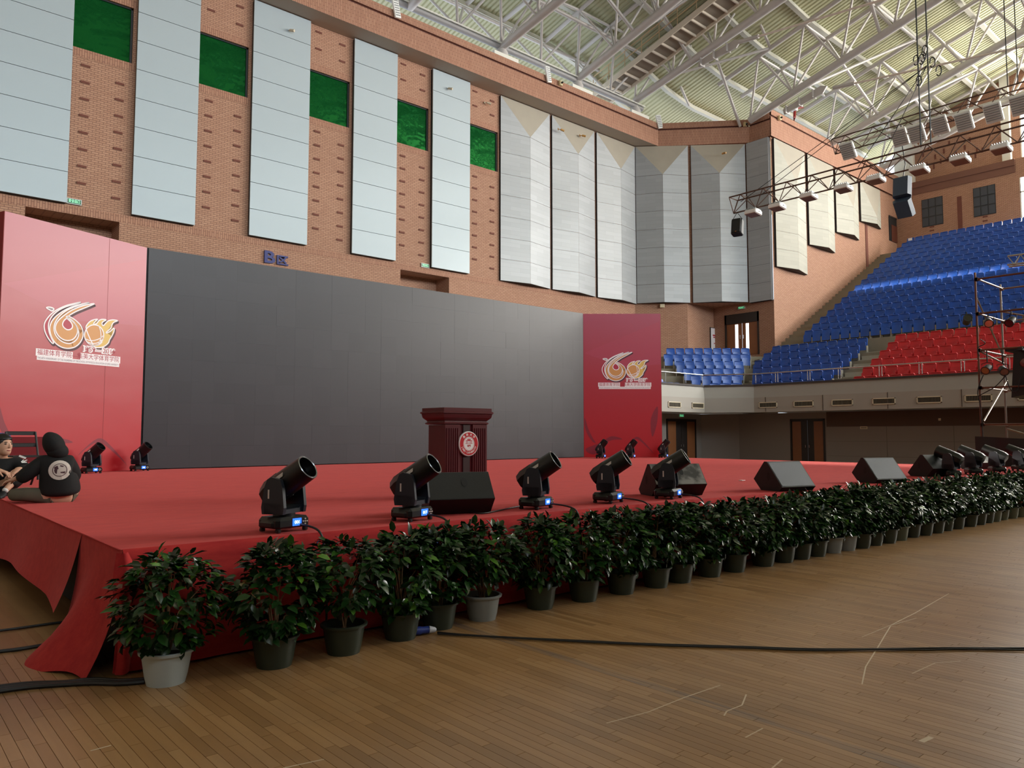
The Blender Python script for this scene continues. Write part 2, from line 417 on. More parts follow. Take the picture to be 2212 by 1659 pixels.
# side wall of the right stand
YS = 21.4
mb = MB(); wq(mb, (37.6, YS), (55.5, YS), 3.0, 18.2)
wall_side = struct('wall_side', 'sunlit brick side wall above the stairs of the right stand', 'wall', mb, M_BRICK)
mb = MB(); p = onY(1868, 480, YS); q = onY(1868, 580, YS)
mb.bx(p.x, p.x+.32, YS-.03, YS+.01, q.z, p.z+.1); mb.build('recess_strip', M_DARKBRICK, wall_side)
for i, (l, r, bl, br, tp) in enumerate(((1673, 1740, 565, 598, 17.95), (1744, 1800, 517, 552, 17.95), (1803, 1852, 493, 522, 17.9), (1856, 1899, 476, 492, 17.9))):
    a, b = onY(l, bl, YS), onY(r, br, YS)
    pleat('pleated cream panel above the stand stairs, %s from the corner' % ORD[i], 'pleated panels over the stairs', (a.x, YS), (b.x, YS), (a.z+b.z)/2-.1, tp, (0, -1), prot=.5, edge=.12, apex=2.2, sm=M_CREAMB)
# door to the stairs at the top
dpp = onY(1919, 468, YS); dq = onY(1948, 530, YS)
t = thing('door_3', 'open dark doorway at the top of the stand stairs', 'door', ((dpp.x+dq.x)/2, YS, dq.z), kind='structure')
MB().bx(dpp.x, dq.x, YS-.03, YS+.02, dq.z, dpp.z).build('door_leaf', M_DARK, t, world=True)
MB().bx(dpp.x+.35, dpp.x+(dq.x-dpp.x)*.7, YS-.05, YS-.03, dq.z, dpp.z-.5).build('panel', mat('door_redbrown', '5c2f22', .5), t, world=True)
MB().bx(dq.x-.25, dq.x, YS-.06, YS-.02, dq.z, dpp.z).bx(dpp.x, dq.x, YS-.06, YS-.02, dpp.z, dpp.z+.1).build('frame', M_DOORDK, t, world=True)
# fascia / parapet running round the walls
def fascia(name, label, pts, zb=18.0, zt=19.32, soffit=None):
    a = MB(); b = MB(); c = MB(); u = 0
    for p, q in zip(pts[:-1], pts[1:]):
        p, q = Vector(p), Vector(q); L = (q-p).length; n = Vector((-(q-p).y, (q-p).x)).normalized()
        wq(a, p, q, zb, zt-.40, rot=True, u0=u)
        p2, q2 = p+n*.06, q+n*.06
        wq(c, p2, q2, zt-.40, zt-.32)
        a.quad((p.x, p.y, zt-.40), (q.x, q.y, zt-.40), (q2.x, q2.y, zt-.40), (p2.x, p2.y, zt-.40))
        p3, q3 = p-n*.03, q-n*.03
        wq(b, p3, q3, zt-.32, zt, rot=True, u0=u)
        p4, q4 = p+n*.45, q+n*.45
        b.quad((p3.x, p3.y, zt), (q3.x, q3.y, zt), (q4.x, q4.y, zt), (p4.x, p4.y, zt))
        b.quad((p3.x, p3.y, zt-.32), (q3.x, q3.y, zt-.32), (q2.x, q2.y, zt-.32), (p2.x, p2.y, zt-.32))
        wq(b, p4, q4, zb, zt)
        u += L
    o = struct(name, label, 'brick beam', a, M_SOLDIER)
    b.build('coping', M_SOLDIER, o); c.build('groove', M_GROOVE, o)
    return o
tr = fascia('trim_1', 'long brick beam crowning the back wall under the steel roof', [(-16, 26.3), (34.03, 26.3), ])
MB().poly([(-16, 26.3, 18.0), (34.03, 26.3, 18.0), (33.03, 27.3, 18.0), (-16, 27.3, 18.0)]).build('soffit', M_PLASTER, tr)
fascia('trim_2', 'brick beam over the diagonal corner panels', [(34.03, 26.3), (37.45, 22.6), (37.45, 21.3)], 18.0)
fascia('trim_3', 'pale brick beam over the side wall of the stand', [(37.45, 21.25), (54.5, 21.25)], 18.0, 19.5)
# wall at the back of the right stand
XE = 54.0
mb = MB()
def wx(mb, x, y0, y1, z0, z1): wq(mb, (x, y1), (x, y0), z0, z1, u0=-y1)
wx(mb, XE, 14.2, YS, 12.0, 18.75)
wins = [(14.0-6.4*k-5.6, 14.0-6.4*k) for k in range(7)]
wx(mb, XE, -34, 14.2, 12.0, 14.6); wx(mb, XE, -34, 14.2, 17.5, 18.75)
for a, b in wins: wx(mb, XE, b, b+.8 if b < 13 else 14.2, 14.6, 17.5)
mb.quad((XE, -34, 18.75), (XE, YS, 18.75), (XE+.7, YS, 18.75), (XE+.7, -34, 18.75))
wx(mb, XE+.6, 14.5, YS, 18.75, 25.5); wx(mb, XE+.6, -34, 14.5, 23.2, 27)
for a, b in wins: wx(mb, XE+.6, b, b+.8 if b < 13 else 14.5, 18.75, 23.2)
wall_right = struct('wall_right', 'high brick wall behind the right stand with daylight windows', 'wall', mb, M_BRICK)
mb = MB()
for z0, z1, d in ((18.35, 18.75, .10), (17.9, 18.35, .05)): mb.bx(XE-d, XE+.02, 14.2, YS, z0, z1)
mb.build('ledge', M_SOLDIER, wall_right)
m2 = MB()
for px0, px1, py0, py1 in ((1931, 1975, 268, 384), (2158, 2185, 140, 335)):
    a, b = onX(px0, py0, XE+.4), onX(px1, py1, XE+.4); m2.bx(XE+.2, XE+.62, b.y, a.y, 18.75, 24.5)
m2.build('pillar', M_WHITEPAINT, wall_right)
for i, (px0, px1, py0, py1) in enumerate(((1991, 2038, 436, 480), (2102, 2152, 411, 457))):
    a, b = onX(px0, py0, XE), onX(px1, py1, XE)
    t = thing('vent_grille', 'dark square grille high on the brick wall, %s one' % ('left', 'right')[i], 'grille', (XE, (a.y+b.y)/2, b.z), group='dark grilles')
    MB().bx(XE-.03, XE+.01, b.y, a.y, b.z-.1, a.z+.1).build('frame', M_FRAME, t, world=True)
    H, Wd = (a.z-b.z+.2)/3, (a.y-b.y)/3
    pm = MB().box((0, 0, 0), (.03, Wd*.86, H*.86)).mesh('panel', mat('grille_panel%d' % i, '3b3f48', .5))
    for r in range(3):
        for c in range(3): link('panel', pm, t, (-.04, ((b.y+Wd*(c+.5))-(a.y+b.y)/2), H*(r+.5)-.1))
a, b = onX(2070, 425, XE), onX(2076, 492, XE)
MB().bx(XE-.02, XE+.01, b.y-.1, a.y+.08, b.z-.6, a.z).build('recess_strip', M_DARKBRICK, wall_right)
bmx = MB().box((0, 0, 0), (.03, .28, .08)).mesh('brick', M_DARKBRICK); bmv = MB().box((0, 0, 0), (.03, .09, .32)).mesh('brick', M_DARKBRICK)
for px, py in ((2013, 490), (2013, 498), (2128, 468), (2128, 477)): link('brick', bmx, wall_right, onX(px, py, XE-.01))
for k in range(9): link('brick', bmv, wall_right, onX(1990+15*k+(4 if k % 3 == 0 else 0), 334-2.6*k-(14 if k % 3 == 1 else 0)+(10 if k % 3 == 2 else 0), XE+.58))
for k in range(9): link('brick', bmv, wall_right, onX(2002+15*k, 356-4*k+(8 if k % 3 == 1 else 0), XE+.58))
mw = MB()
for a, b in wins:
    mw.bx(XE+.0, XE+.08, b-.07, b, 14.6, 17.5).bx(XE, XE+.08, a, a+.07, 14.6, 17.5).bx(XE, XE+.08, a, b, 16.55, 16.63).bx(XE, XE+.08, (a+b)/2-.04, (a+b)/2+.04, 14.6, 17.5)
    mw.bx(XE+.6, XE+.68, b-.07, b, 18.8, 23.2).bx(XE+.6, XE+.68, a, a+.07, 18.8, 23.2).bx(XE+.6, XE+.68, a, b, 20.9, 21.0).bx(XE+.6, XE+.68, (a+b)/2-.04, (a+b)/2+.04, 18.8, 23.2)
mw.build('window_frame', M_WHITEPAINT, wall_right)
# outdoor haze-bright surroundings are the world itself
# unseen: left wall slotted as a sun gobo, rear stand shaped for shade, clerestory wall
def sun_z(P): t_ = (P[0]+18.0)/SUN.x; return P[2]-SUN.z*t_
slots = sorted([(sun_z((43.7, 15, 10.02)), .30, -8, 12.0), (sun_z((19.7, 9, .82)), .04, .5, 6.5), (sun_z((20.5, 9, .82)), .06, .0, 7.0)])
mb = MB(); z = -.1
for zc, h, ya_, yb_ in slots:
    mb.quad((-18, -40, z), (-18, 34, z), (-18, 34, zc-h/2), (-18, -40, zc-h/2)); z = zc+h/2
    mb.quad((-18, -40, zc-h/2), (-18, ya_, zc-h/2), (-18, ya_, z), (-18, -40, z)); mb.quad((-18, yb_, zc-h/2), (-18, 34, zc-h/2), (-18, 34, z), (-18, yb_, z))
mb.quad((-18, -40, z), (-18, 34, z), (-18, 34, 29), (-18, -40, 29))
struct('wall_left_gobo', 'unseen left wall with slots added to cast sun stripes', 'wall', mb, M_PLASTER)
mb = MB().prism([(-3.6, 0), (-3.6, 2.6), (-2.4, 2.6), (-2.4, 4.6), (-3.0, 4.6), (-10.5, 12.2), (-19.8, 12.2), (-19.8, 0)], 'x', -18, 34)  # unseen stand, its height set to keep rear daylight off the stage front
struct('wall_rear_blocker', 'unseen rear stand block, shaped to shade the stage front', 'wall', mb, M_GREY)
mb = MB(); wq(mb, (-18, -20), (58, -20), 0, 12.5); wq(mb, (-18, -20), (58, -20), 20.5, 28)
for k in range(11): wq(mb, (-18+7.6*k-.4, -20), (-18+7.6*k+.4, -20), 12.5, 20.5)
struct('wall_rear', 'rear brick wall with clerestory openings, outside the view', 'wall', mb, M_BRICK)
# ------------------------------------------------------------------ balcony fronts
BAL = [(-16, 20.85), (30.2, 20.85), (31.42, 19.0), (31.42, -30)]
def offs(pts, d):
    out = []
    for i, p in enumerate(pts):
        p = Vector(p); n = Vector((0, 0))
        if i > 0: e = (p-Vector(pts[i-1])).normalized(); n += Vector((e.y, -e.x))
        if i < len(pts)-1: e = (Vector(pts[i+1])-p).normalized(); n += Vector((e.y, -e.x))
        n.normalize(); out.append(p-n*(-d)) 
    return out
def strip(mb, A, za, B, zb):
    for i in range(len(A)-1): mb.quad((A[i][0], A[i][1], za), (A[i+1][0], A[i+1][1], za), (B[i+1][0], B[i+1][1], zb), (B[i][0], B[i][1], zb))
IN = offs(BAL, -.08); IN2 = offs(BAL, -.19); OUT = offs(BAL, .05); REC = offs(BAL, -1.3)
mb = MB(); strip(mb, BAL, 2.62, BAL, 3.30)
strip(mb, BAL, 2.62, REC, 2.62)
balcony = struct('wall_balcony', 'grey balcony front wrapping round the hall under the seats', 'balcony front', mb, M_GREY)
mb = MB(); strip(mb, BAL, 3.30, IN, 3.84); strip(mb, IN2, 3.0, IN2, 3.84); mb.build('upper_band', M_GREYU, balcony)
mb = MB(); O2 = offs(BAL, -.02); strip(mb, O2, 3.84, O2, 3.92); strip(mb, O2, 3.92, IN2, 3.92); strip(mb, O2, 3.84, IN2, 3.84); mb.build('cap', M_CAP, balcony)
# seams on the band
mb = MB()
for k in range(9): mb.bx(31.405, 31.43, 18.4-2.7*k, 18.42-2.7*k, 2.64, 3.3)
mb.build('joint', M_CAP, balcony)
# supply-air grilles in the balcony front
M_VENTF = mat('vent_frame', 'd8cbb2', .5); M_VENTS = mat('vent_slat', '7d735f', .5)
def vent(c, rz, L, i, lab):
    t = thing('air_vent', lab, 'air vent', c, rz, group='air vents in the balcony front')
    h = .26; f = MB().bx(-L/2, L/2, -.025, .01, -h/2, -h/2+.035).bx(-L/2, L/2, -.025, .01, h/2-.035, h/2).bx(-L/2, -L/2+.035, -.025, .01, -h/2, h/2).bx(L/2-.035, L/2, -.025, .01, -h/2, h/2)
    f.build('frame', M_VENTF, t); MB().bx(-L/2+.03, L/2-.03, -.004, .008, -h/2+.03, h/2-.03).build('backing', M_DARK, t)
    sm = MB().box((0, 0, 0), (.012, .012, h-.07)).mesh('slat', M_VENTS)
    for k in range(16): link('slat', sm, t, (-L/2+.06+(L-.12)*k/15, -.01, 0))
for i, y in enumerate((18.53, 16.8, 15.06, 13.33, 11.6, 9.88, 8.15)):
    vent((31.41, y*.987, 2.945), pi/2+pi, .9, i, 'rectangular air vent in the balcony front under the right stand, %s from the corner' % ORD[i])
for i, x in enumerate((28.3, 30.1)):
    vent((x*.985, 20.84, 2.94), 0, .92, i, 'rectangular air vent in the balcony front right of the red banner, %s one' % ('left', 'right')[i])
# lower walls and doors under the balcony
mb = MB(); XL = 33.15
d0, d1 = onX(1708, 950, XL).y, onX(1783, 950, XL).y
wx(mb, XL, -30, d1, 0, 2.62); wx(mb, XL, d0, 21.0, 0, 2.62); wx(mb, XL, d1, d0, 2.32, 2.62)
mb2 = MB(); wq(mb2, (-16, 22.45), (32.2, 22.45), 0, 2.62, u0=0); wq(mb2, (32.2, 22.45), (XL, 20.9), 0, 2.62)
wl = struct('wall_under_stand', 'plain grey wall with doors below the right balcony', 'wall', mb, M_LOWWALL)
struct('wall_under_back', 'shaded grey wall below the back balcony beside the stage', 'wall', mb2, M_LOWWALL)
MB().bx(XL-.02, XL, -30, d1-.08, 1.95, 2.62).build('brown_band', M_BROWN, wl)
jm = MB()
for k in range(8): jm.bx(XL-.008, XL, d1-.1-(k+1)*2.6, d1-.085-(k+1)*2.6, 0, 1.95)
for z in (.65, 1.3): jm.bx(XL-.008, XL, -30, d1-.1, z, z+.012)
jm.build('joint', mat('wall_joint', '6f6862', .7), wl)
def double_door(name, label, o, rz, w, h, dark_mid=True):
    t = thing(name, label, 'door', o, rz, kind='structure')
    MB().bx(-w/2, -w/2+.07, -.04, .08, 0, h).bx(w/2-.07, w/2, -.04, .08, 0, h).bx(-w/2, w/2, -.04, .08, h-.07, h).build('frame', M_DOORDK, t)
    for s in (-1, 1):
        lf = MB().bx(min(.01*s, s*(w/2-.07)), max(.01*s, s*(w/2-.07)), 0, .05, .01, h-.07).build('door_leaf', M_DOORDK, t)
        x0, x1 = (w/2-.1)*s, (w/2-.1)*.42*s
        MB().bx(min(x0, x1), max(x0, x1), -.012, .0, .04, h-.12).build('panel', M_WOODDOOR, lf)
        MB().tube((.09*s, -.05, 1.0), (.09*s, -.05, 1.12), .015).build('handle', M_STEEL, lf)
    return t
double_door('door_2', 'wooden double door with dark centre under the right balcony', (XL, (d0+d1)/2, 0), -pi/2, d0-d1, 2.32)
pl, pr = onY(1440, 940, 22.43), onY(1503, 940, 22.43)
double_door('door_4', 'wooden double door right of the red banner under the corner balcony', ((pl.x+pr.x)/2, 22.43, 0), 0, pr.x-pl.x, 2.35)
# door with daylight strips behind the corner seats
t = thing('door_1', 'wooden double door with bright glass strips behind the blue corner seats', 'door', (37.6, (DY0+DY1)/2, DZ0), -pi/2, kind='structure')
w, h = DY1-DY0, DZ1-DZ0
MB().bx(-w/2, -w/2+.1, -.03, .1, 0, h).bx(w/2-.1, w/2, -.03, .1, 0, h).bx(-w/2, w/2, -.03, .1, h-.55, h).build('frame', M_DOORDK, t)
M_GLOW = mat('daylit_glass', 'ffffff', .2, emit='fdfdff', estr=2.2)
for s in (-1, 1):
    a, b = sorted((.02*s, (w/2-.1)*s))
    lf = MB().bx(a, b, .03, .08, 0, h-.55).build('door_leaf', M_WOODDOOR, t)
    c = .34*s
    MB().bx(c-.09, c+.09, .018, .03, .2, h-.6).build('glass_strip', M_GLOW, lf)
    MB().tube((.1*s, -.02, .95), (.1*s, -.02, 1.15), .018).build('handle', M_STEEL, lf)
# alcove doors of the back wall
for i, (a, b) in enumerate(ALC):
    x0, x1 = (a+.35, b-.75)
    t = thing('door_%d' % (5+i), 'blue-grey framed glass door in a brick alcove above the %s' % ('left banner', 'black screen')[i], 'door', ((x0+x1)/2, YB+.95, 5.5), kind='structure')
    f = MB().bx(-(x1-x0)/2, (x1-x0)/2, -.05, .05, 2.42, 2.5)
    for s in (-1, 1): f.bx(min(s*(x1-x0)/2, s*((x1-x0)/2-.09)), max(s*(x1-x0)/2, s*((x1-x0)/2-.09)), -.05, .05, 0, 2.5)
    f.build('frame', M_BLUEFRAME, t)
    for s in (-1, 1):
        aa, bb = sorted((.02*s, s*((x1-x0)/2-.09)))
        MB().bx(aa, bb, 0, .03, 0, 2.4).build('door_leaf', M_DARK if i == 0 else mat('door_glass', '7f93a3', .1, spec=.8), t)
# ================================================================== floor
def wood(name):
    s = NT(name); tc = s.n('ShaderNodeTexCoord'); ge = s.n('ShaderNodeNewGeometry'); oi = s.n('ShaderNodeObjectInfo')
    pos = ge.outputs['Position']
    mp = s.n('ShaderNodeMapping'); mp.inputs['Scale'].default_value = (28, 1.6, 1); s.l(pos, mp.inputs['Vector'])
    nz = s.n('ShaderNodeTexNoise'); nz.inputs['Scale'].default_value = 1.0; nz.inputs['Detail'].default_value = 6; s.l(mp.outputs[0], nz.inputs['Vector'])
    rnd = s.math('FRACT', s.math('ADD', ge.outputs['Random Per Island'], oi.outputs['Random']))
    cr = s.n('ShaderNodeValToRGB'); s.l(rnd, cr.inputs[0]); e = cr.color_ramp.elements
    e[0].position = 0; e[0].color = lin('9a774c'); e[1].position = 1; e[1].color = lin('ac865a')
    for p_, c_ in ((.10, '8d6b43'), (.14, '9b774c'), (.55, 'a57f53'), (.8, 'b08c60')):
        k = e.new(p_); k.color = lin(c_)
    col = s.mix(s.math('MULTIPLY', nz.outputs[0], .55), cr.outputs[0], lin('7d5e3f'))
    st = s.n('ShaderNodeTexNoise'); st.inputs['Scale'].default_value = .55; st.inputs['Detail'].default_value = 6; st.inputs['Roughness'].default_value = .7; s.l(pos, st.inputs['Vector'])
    r2 = s.n('ShaderNodeMapRange'); r2.inputs[1].default_value = .5; r2.inputs[2].default_value = .75; r2.inputs[3].default_value = 0; r2.inputs[4].default_value = .35
    s.l(st.outputs[0], r2.inputs[0])
    col = s.mix(r2.outputs[0], col, lin('5f5147'))
    # worn grey painted court line running along the planks
    sx = s.n('ShaderNodeSeparateXYZ'); s.l(pos, sx.inputs[0])
    d = s.math('ABSOLUTE', s.math('SUBTRACT', sx.outputs[0], 3.93))
    ln = s.math('LESS_THAN', d, .045)
    wn = s.n('ShaderNodeMapRange'); wn.inputs[1].default_value = .35; wn.inputs[2].default_value = .6; s.l(nz.outputs[0], wn.inputs[0])
    col = s.mix(s.math('MULTIPLY', s.math('MULTIPLY', ln, .6), wn.outputs[0]), col, lin('5d5a5c'))
    s.l(col, s.b.inputs['Base Color'])
    r3 = s.n('ShaderNodeMapRange'); r3.inputs[3].default_value = .27; r3.inputs[4].default_value = .45; s.l(st.outputs[0], r3.inputs[0]); s.l(r3.outputs[0], s.b.inputs['Roughness'])
    s.b.inputs['Specular IOR Level'].default_value = .75
    s.bump(nz.outputs[0], .06, .004)
    return s.m
M_WOOD = wood('floor_wood'); M_SEAM = mat('floor_seam', '5a4028', .8)
mb = MB().quad((-30, -34, -.006), (60, -34, -.006), (60, 30, -.006), (-30, 30, -.006))
floor = struct('floor', 'varnished strip-wood sports hall floor', 'floor', mb, M_SEAM)
XF0, XF1, YF0, YF1 = -1.2, 16.2, .9, 6.6
def plank_cells():
    rnd = random.Random(3); w = .062; x = XF0
    while x < XF1:
        y = YF0-rnd.random()*.9
        y_end = YF1
        while y < y_end:
            L = rnd.choice((.42, .6, .75, .9, .9)); yield (x, y, w, L); y += L
        x += w
cells = []
for (x, y, w, L) in plank_cells():
    c = Vector((x+w/2, y+L/2, 0))-CAM; dz = c.dot(FW)
    if dz < .3: dz = 900+abs(dz); cells.append((dz, x, y, w, L)); continue
    sx, sy = 1106+F_PX*c.dot(RT)/dz, 829.5-F_PX*c.dot(UP)/dz
    cells.append((dz if -100 < sx < 2312 and sy < 1700 else 500+dz, x, y, w, L))
cells.sort()
pm = {}
def plank_mesh(w, L):
    k = (w, L)
    if k not in pm:
        g = .0006; b = .0009
        v = [(g, g, -.006), (w-g, g, -.006), (w-g, L-g, -.006), (g, L-g, -.006), (g+b, g+b, 0), (w-g-b, g+b, 0), (w-g-b, L-g-b, 0), (g+b, L-g-b, 0)]
        m = MB(); m.add(v, [(4, 5, 6, 7), (0, 1, 5, 4), (1, 2, 6, 5), (2, 3, 7, 6), (3, 0, 4, 7)]); pm[k] = m
    return pm[k]
meshes = {}
for dz, x, y, w, L in cells[:300]:
    if L not in meshes: meshes[L] = plank_mesh(w, L).mesh('plank', M_WOOD)
    link('plank', meshes[L], floor, (x, y, 0))
big = MB()
for dz, x, y, w, L in cells[300:]:
    m = plank_mesh(w, L); big.add([(v[0]+x, v[1]+y, v[2]) for v in m.v], m.f)
o = big.build('planks', M_WOOD, floor); o['kind'] = 'stuff'
far = MB(); w = .062
for (x0, x1, y0, y1) in ((-30, XF0, -34, 30), (XF0, XF1, -34, YF0-.0), (XF0, XF1, YF1, 30), (XF1, 60, -34, 30)):
    x = x0
    while x < x1:
        far.quad((x, y0, -.0015), (min(x+w*3, x1), y0, -.0015), (min(x+w*3, x1), y1, -.0015), (x, y1, -.0015)); x += w*3
o = far.build('far_boards', M_WOOD, floor); o['kind'] = 'stuff'
# chalk scratches on the boards
M_CHALK = mat('chalk', 'cdbda6', .8)
def ribbon(pts, w):
    m = MB()
    for i in range(len(pts)-1):
        a, b = Vector(pts[i]), Vector(pts[i+1]); n = Vector((-(b-a).y, (b-a).x, 0))
        if n.length < 1e-6: continue
        n = n.normalized()*w/2
        m.quad(a+n, a-n, b-n, b+n)
    return m
for pts, w in (([(1556, 1480), (1480, 1506), (1400, 1538), (1310, 1562)], .009), ([(1612, 1500), (1603, 1523), (1570, 1536), (1564, 1546)], .009),
               ([(1648, 1573), (1610, 1593)], .009), ([(2050, 1282), (1975, 1325), (1925, 1350), (1895, 1400), (1870, 1440), (1862, 1478)], .009),
               ([(1980, 1335), (1920, 1352), (1862, 1376)], .008), ([(2075, 1428), (2020, 1432), (1970, 1455)], .009), ([(2012, 1592), (1990, 1602)], .03),
               ([(700, 1640), (612, 1659)], .009), ([(195, 1622), (240, 1610)], .01), ([(1690, 1640), (1668, 1659)], .009)):
    ribbon([onZ(x, y, .0008) for x, y in pts], w).build('scuff_mark', M_CHALK, floor)
# ================================================================== stands
def rowX(k): return 32.0+.88*k
def rowZ(k): return 3.25+.435*k
def upX(k): return 37.9+.8625*k
def upZ(k): return 6.28+.459*k
mb = MB()
for k in range(6):
    x0 = rowX(k)-.62; y1 = (19.75, 20.1, 20.6, 21.05, 21.1, 21.35)[k]
    mb.bx(x0 if k else 31.62, 37.3, -28, y1, rowZ(k)-.435 if k else 2.7, rowZ(k))
for k in range(17): mb.bx(upX(k)-.62, XE-.02, -28, 19.95, upZ(k)-.459 if k else 3.0, upZ(k))
for k in range(34):                                # half-height stair treads along the side wall
    x0 = upX(0)-.62+.43125*k-.3; mb.bx(x0, XE-.02, 19.95, YS-.01, upZ(0)-.3+.2295*(k-1), upZ(0)-.3+.2295*k)
mb.bx(36.66, 37.58, 19.9, YS-.01, 5.0, 5.42)
stand = struct('floor_stand', 'stepped concrete terraces of the right stand', 'terrace', mb, M_CONC)
stp = MB()
for k in range(10): stp.bx(32.0+.44*k, 37.25, 14.72, 15.82, rowZ(0)+.05+.2175*k-.2, rowZ(0)+.05+.2175*(k+1))
stp.build('aisle_step', mat('aisle_conc', 'a8a496', .8, var=.08), stand)
# corner terraces (diagonal rows) and back terraces
RD = Vector((-.745, .667)); RN = Vector((.667, .745))
CE = [(31.95, 20.0), (32.72, 20.43), (33.64, 20.93), (34.38, 21.33), (35.2, 21.47), (36.21, 22.07)]
CNT = [3, 5, 6, 7, 9, 9]
CLEN = [1.7, 2.8, 3.6, 4.3, 5.2, 5.6]
mb = MB()
for k in range(6):
    e = Vector(CE[k]); a = e-RD*.25-RN*.62; b = e+RD*CLEN[k]-RN*.45; a = e-RD*.25-RN*.45
    c, d = b+RN*.9, a+RN*.9
    mb.prism([(a.x, a.y), (b.x, b.y), (c.x, c.y), (d.x, d.y)], 'z', 2.7, rowZ(k))
e = Vector(CE[5]); a = e-RD*1.0+RN*.25; b = e+RD*5+RN*.25
mb.prism([(a.x, a.y), (b.x, b.y), (b+RN*1.2).to_tuple(), (a+RN*1.2).to_tuple()], 'z', 5.0, 5.8)
for k in range(12):
    f = k/11.0; a = Vector((31.6+4.6*f, 19.9+1.6*f))
    mb.prism([(a.x, a.y), (a.x+1.2, a.y-.3), (a.x+2.2, a.y+.6), (a.x+.9, a.y+1.1)], 'z', 2.7, 3.2+2.4*f)
struct('floor_corner_stand', 'stepped concrete terrace below the blue corner seats', 'terrace', mb, M_CONC)
mb = MB()
for k in range(6): mb.bx(-16, 30.2-.2*k, 21.3+.88*k, YB-.02, rowZ(k)-.435, rowZ(k))
struct('floor_back_stand', 'concrete terrace behind the black screen', 'terrace', mb, M_CONC)
# ------------------------------------------------------------------ seats
def seat_plastic(n, c):
    return mat(n, c, .32, spec=.55, var=.08, vscale=3)
M_BLUE = obj_var(seat_plastic('seat_blue', '1c4fa8'), .12); M_RED = obj_var(seat_plastic('seat_red', 'c8232c'), .10)
M_BRACK = mat('seat_bracket', '9a958a', .5, .3)
def seat_meshes(m):
    """seat facing -Y, origin on the tread at the back face"""
    def shell(w, h, z0, y0, lean, th, r=.06):
        pts = []
        for cx, cz, a0 in ((w/2-r, h-r, 0), (-w/2+r, h-r, 90), (-w/2+r*.6, r*.6, 180), (w/2-r*.6, r*.6, 270)):
            for a in (0, 45, 90):
                rr = r if cz > h/2 else r*.6
                pts.append((cx+rr*cos(radians(a0+a)), cz+rr*sin(radians(a0+a))))
        b = MB(); n = len(pts)
        fr = [(x, y0+lean*z-.03*(1-(2*x/w)**2)*-1, z0+z) for x, z in pts]; bk = [(x, y0+th+lean*z, z0+z) for x, z in pts]
        cf = (0, y0+lean*h/2+.035, z0+h/2)
        b.add(fr+bk+[cf], [(i, (i+1) % n, n+(i+1) % n, n+i) for i in range(n)]+[(i, (i+1) % n, 2*n) for i in range(n)]+[tuple(range(2*n-1, n-1, -1))])
        return b
    back = shell(.45, .44, .36, -.05, .16, .05)
    lip = MB().cbox((0, .035, .79), (.41, .07, .035), .015); back.add(lip.v, lip.f)
    pan = shell(.42, .40, .18, -.19, .10, .07)
    br = MB()
    for s in (-1, 1): br.bx(s*.235-.015, s*.235+.015, -.16, .02, .0, .40)
    br.bx(-.24, .24, -.03, .0, .26, .32)
    return back.mesh('backrest', m, True, 50), pan.mesh('seat_pan', m, True, 50), br.mesh('bracket', M_BRACK), (back, pan, br)
SB, SR = seat_meshes(M_BLUE), seat_meshes(M_RED)
seats = []       # (pos, rz, colour, label, group)
def add(pos, rz, col, lab, grp): seats.append((Vector(pos), rz, col, lab, grp))
for k in range(6):
    n_r = 28
    for j in range(n_r):
        add((rowX(k), 14.4-.5*j, rowZ(k)), -pi/2, 'r', 'red folding seat, %s row up from the rail, %s seat right of the steps' % (ORD[k], ORD[min(j, 37)]), 'red seats of the right stand')
    y1 = (19.7, 19.94, 20.44, 20.94, 20.98, 21.2)[k]
    n = int((y1-15.9)/.5+.3)
    for j in range(n):
        add((rowX(k), 16.15+.5*j, rowZ(k)), -pi/2, 'b', 'blue folding seat, %s row up from the rail, %s seat left of the steps' % (ORD[k], ORD[min(j, 37)]), 'blue seats left of the grey steps')
for k in range(17):
    n = 38
    for j in range(n):
        add((upX(k), 19.62-.5*j, upZ(k)), -pi/2, 'b', 'blue folding seat, %s row of the upper block, %s seat from the wall stairs' % (ORD[k], ORD[min(j, 37)]), 'blue seats of the upper block')
crz = math.atan2(-RN.x, RN.y)  # facing -RN
for k in range(6):
    e = Vector(CE[k])
    for j in range(CNT[k]):
        p = e+RD*(.25+.5*j)
        add((p.x, p.y, rowZ(k)), crz, 'b', 'blue folding seat, %s row of the corner block, %s seat from its right end' % (ORD[k], ORD[min(j, 37)]), 'blue corner seats')
for k in range(4):
    for j in range(4-k//2):
        add((29.6-.5*j-.35*k, 21.95+.88*k, rowZ(k)), 0, 'b', 'pale blue folding seat beside the red banner, %s row, %s from the corner' % (ORD[k], ORD[min(j, 37)]), 'blue back stand seats')
def vis(p):
    c = p+Vector((0, 0, .6))-CAM; dz = c.dot(FW); return 1106+F_PX*c.dot(RT)/dz, dz
inview = [s for s in seats if 1400 < vis(s[0])[0] < 2225]
for col, SM in (('b', SB), ('r', SR)):
    ls = sorted([s for s in inview if s[2] == col], key=lambda s: vis(s[0])[1])
    for p, rz, c, lab, grp in ls[:300]:
        t = thing('stadium_seat', lab, 'seat', p, rz, grp)
        link('backrest', SM[0], t); link('seat_pan', SM[1], t); link('bracket', SM[2], t)
    rest = ls[300:]
    if rest:
        for nm, src, m in (('a', SM[3][0], M_BLUE), ):
            b = MB(); cnt = 0
            for p, rz, c, lab, grp in rest:
                M = Matrix.Translation(p) @ Matrix.Rotation(rz, 4, 'Z')
                for sub in (SM[3][0], SM[3][1]): b.add([tuple(M @ Vector(v)) for v in sub.v], sub.f)
            o = b.build('far_stadium_seats', M_BLUE, None, smooth=True, angle=50); tag(o, 'topmost rows of blue folding seats below the dark wall grilles', 'seats', kind='stuff')
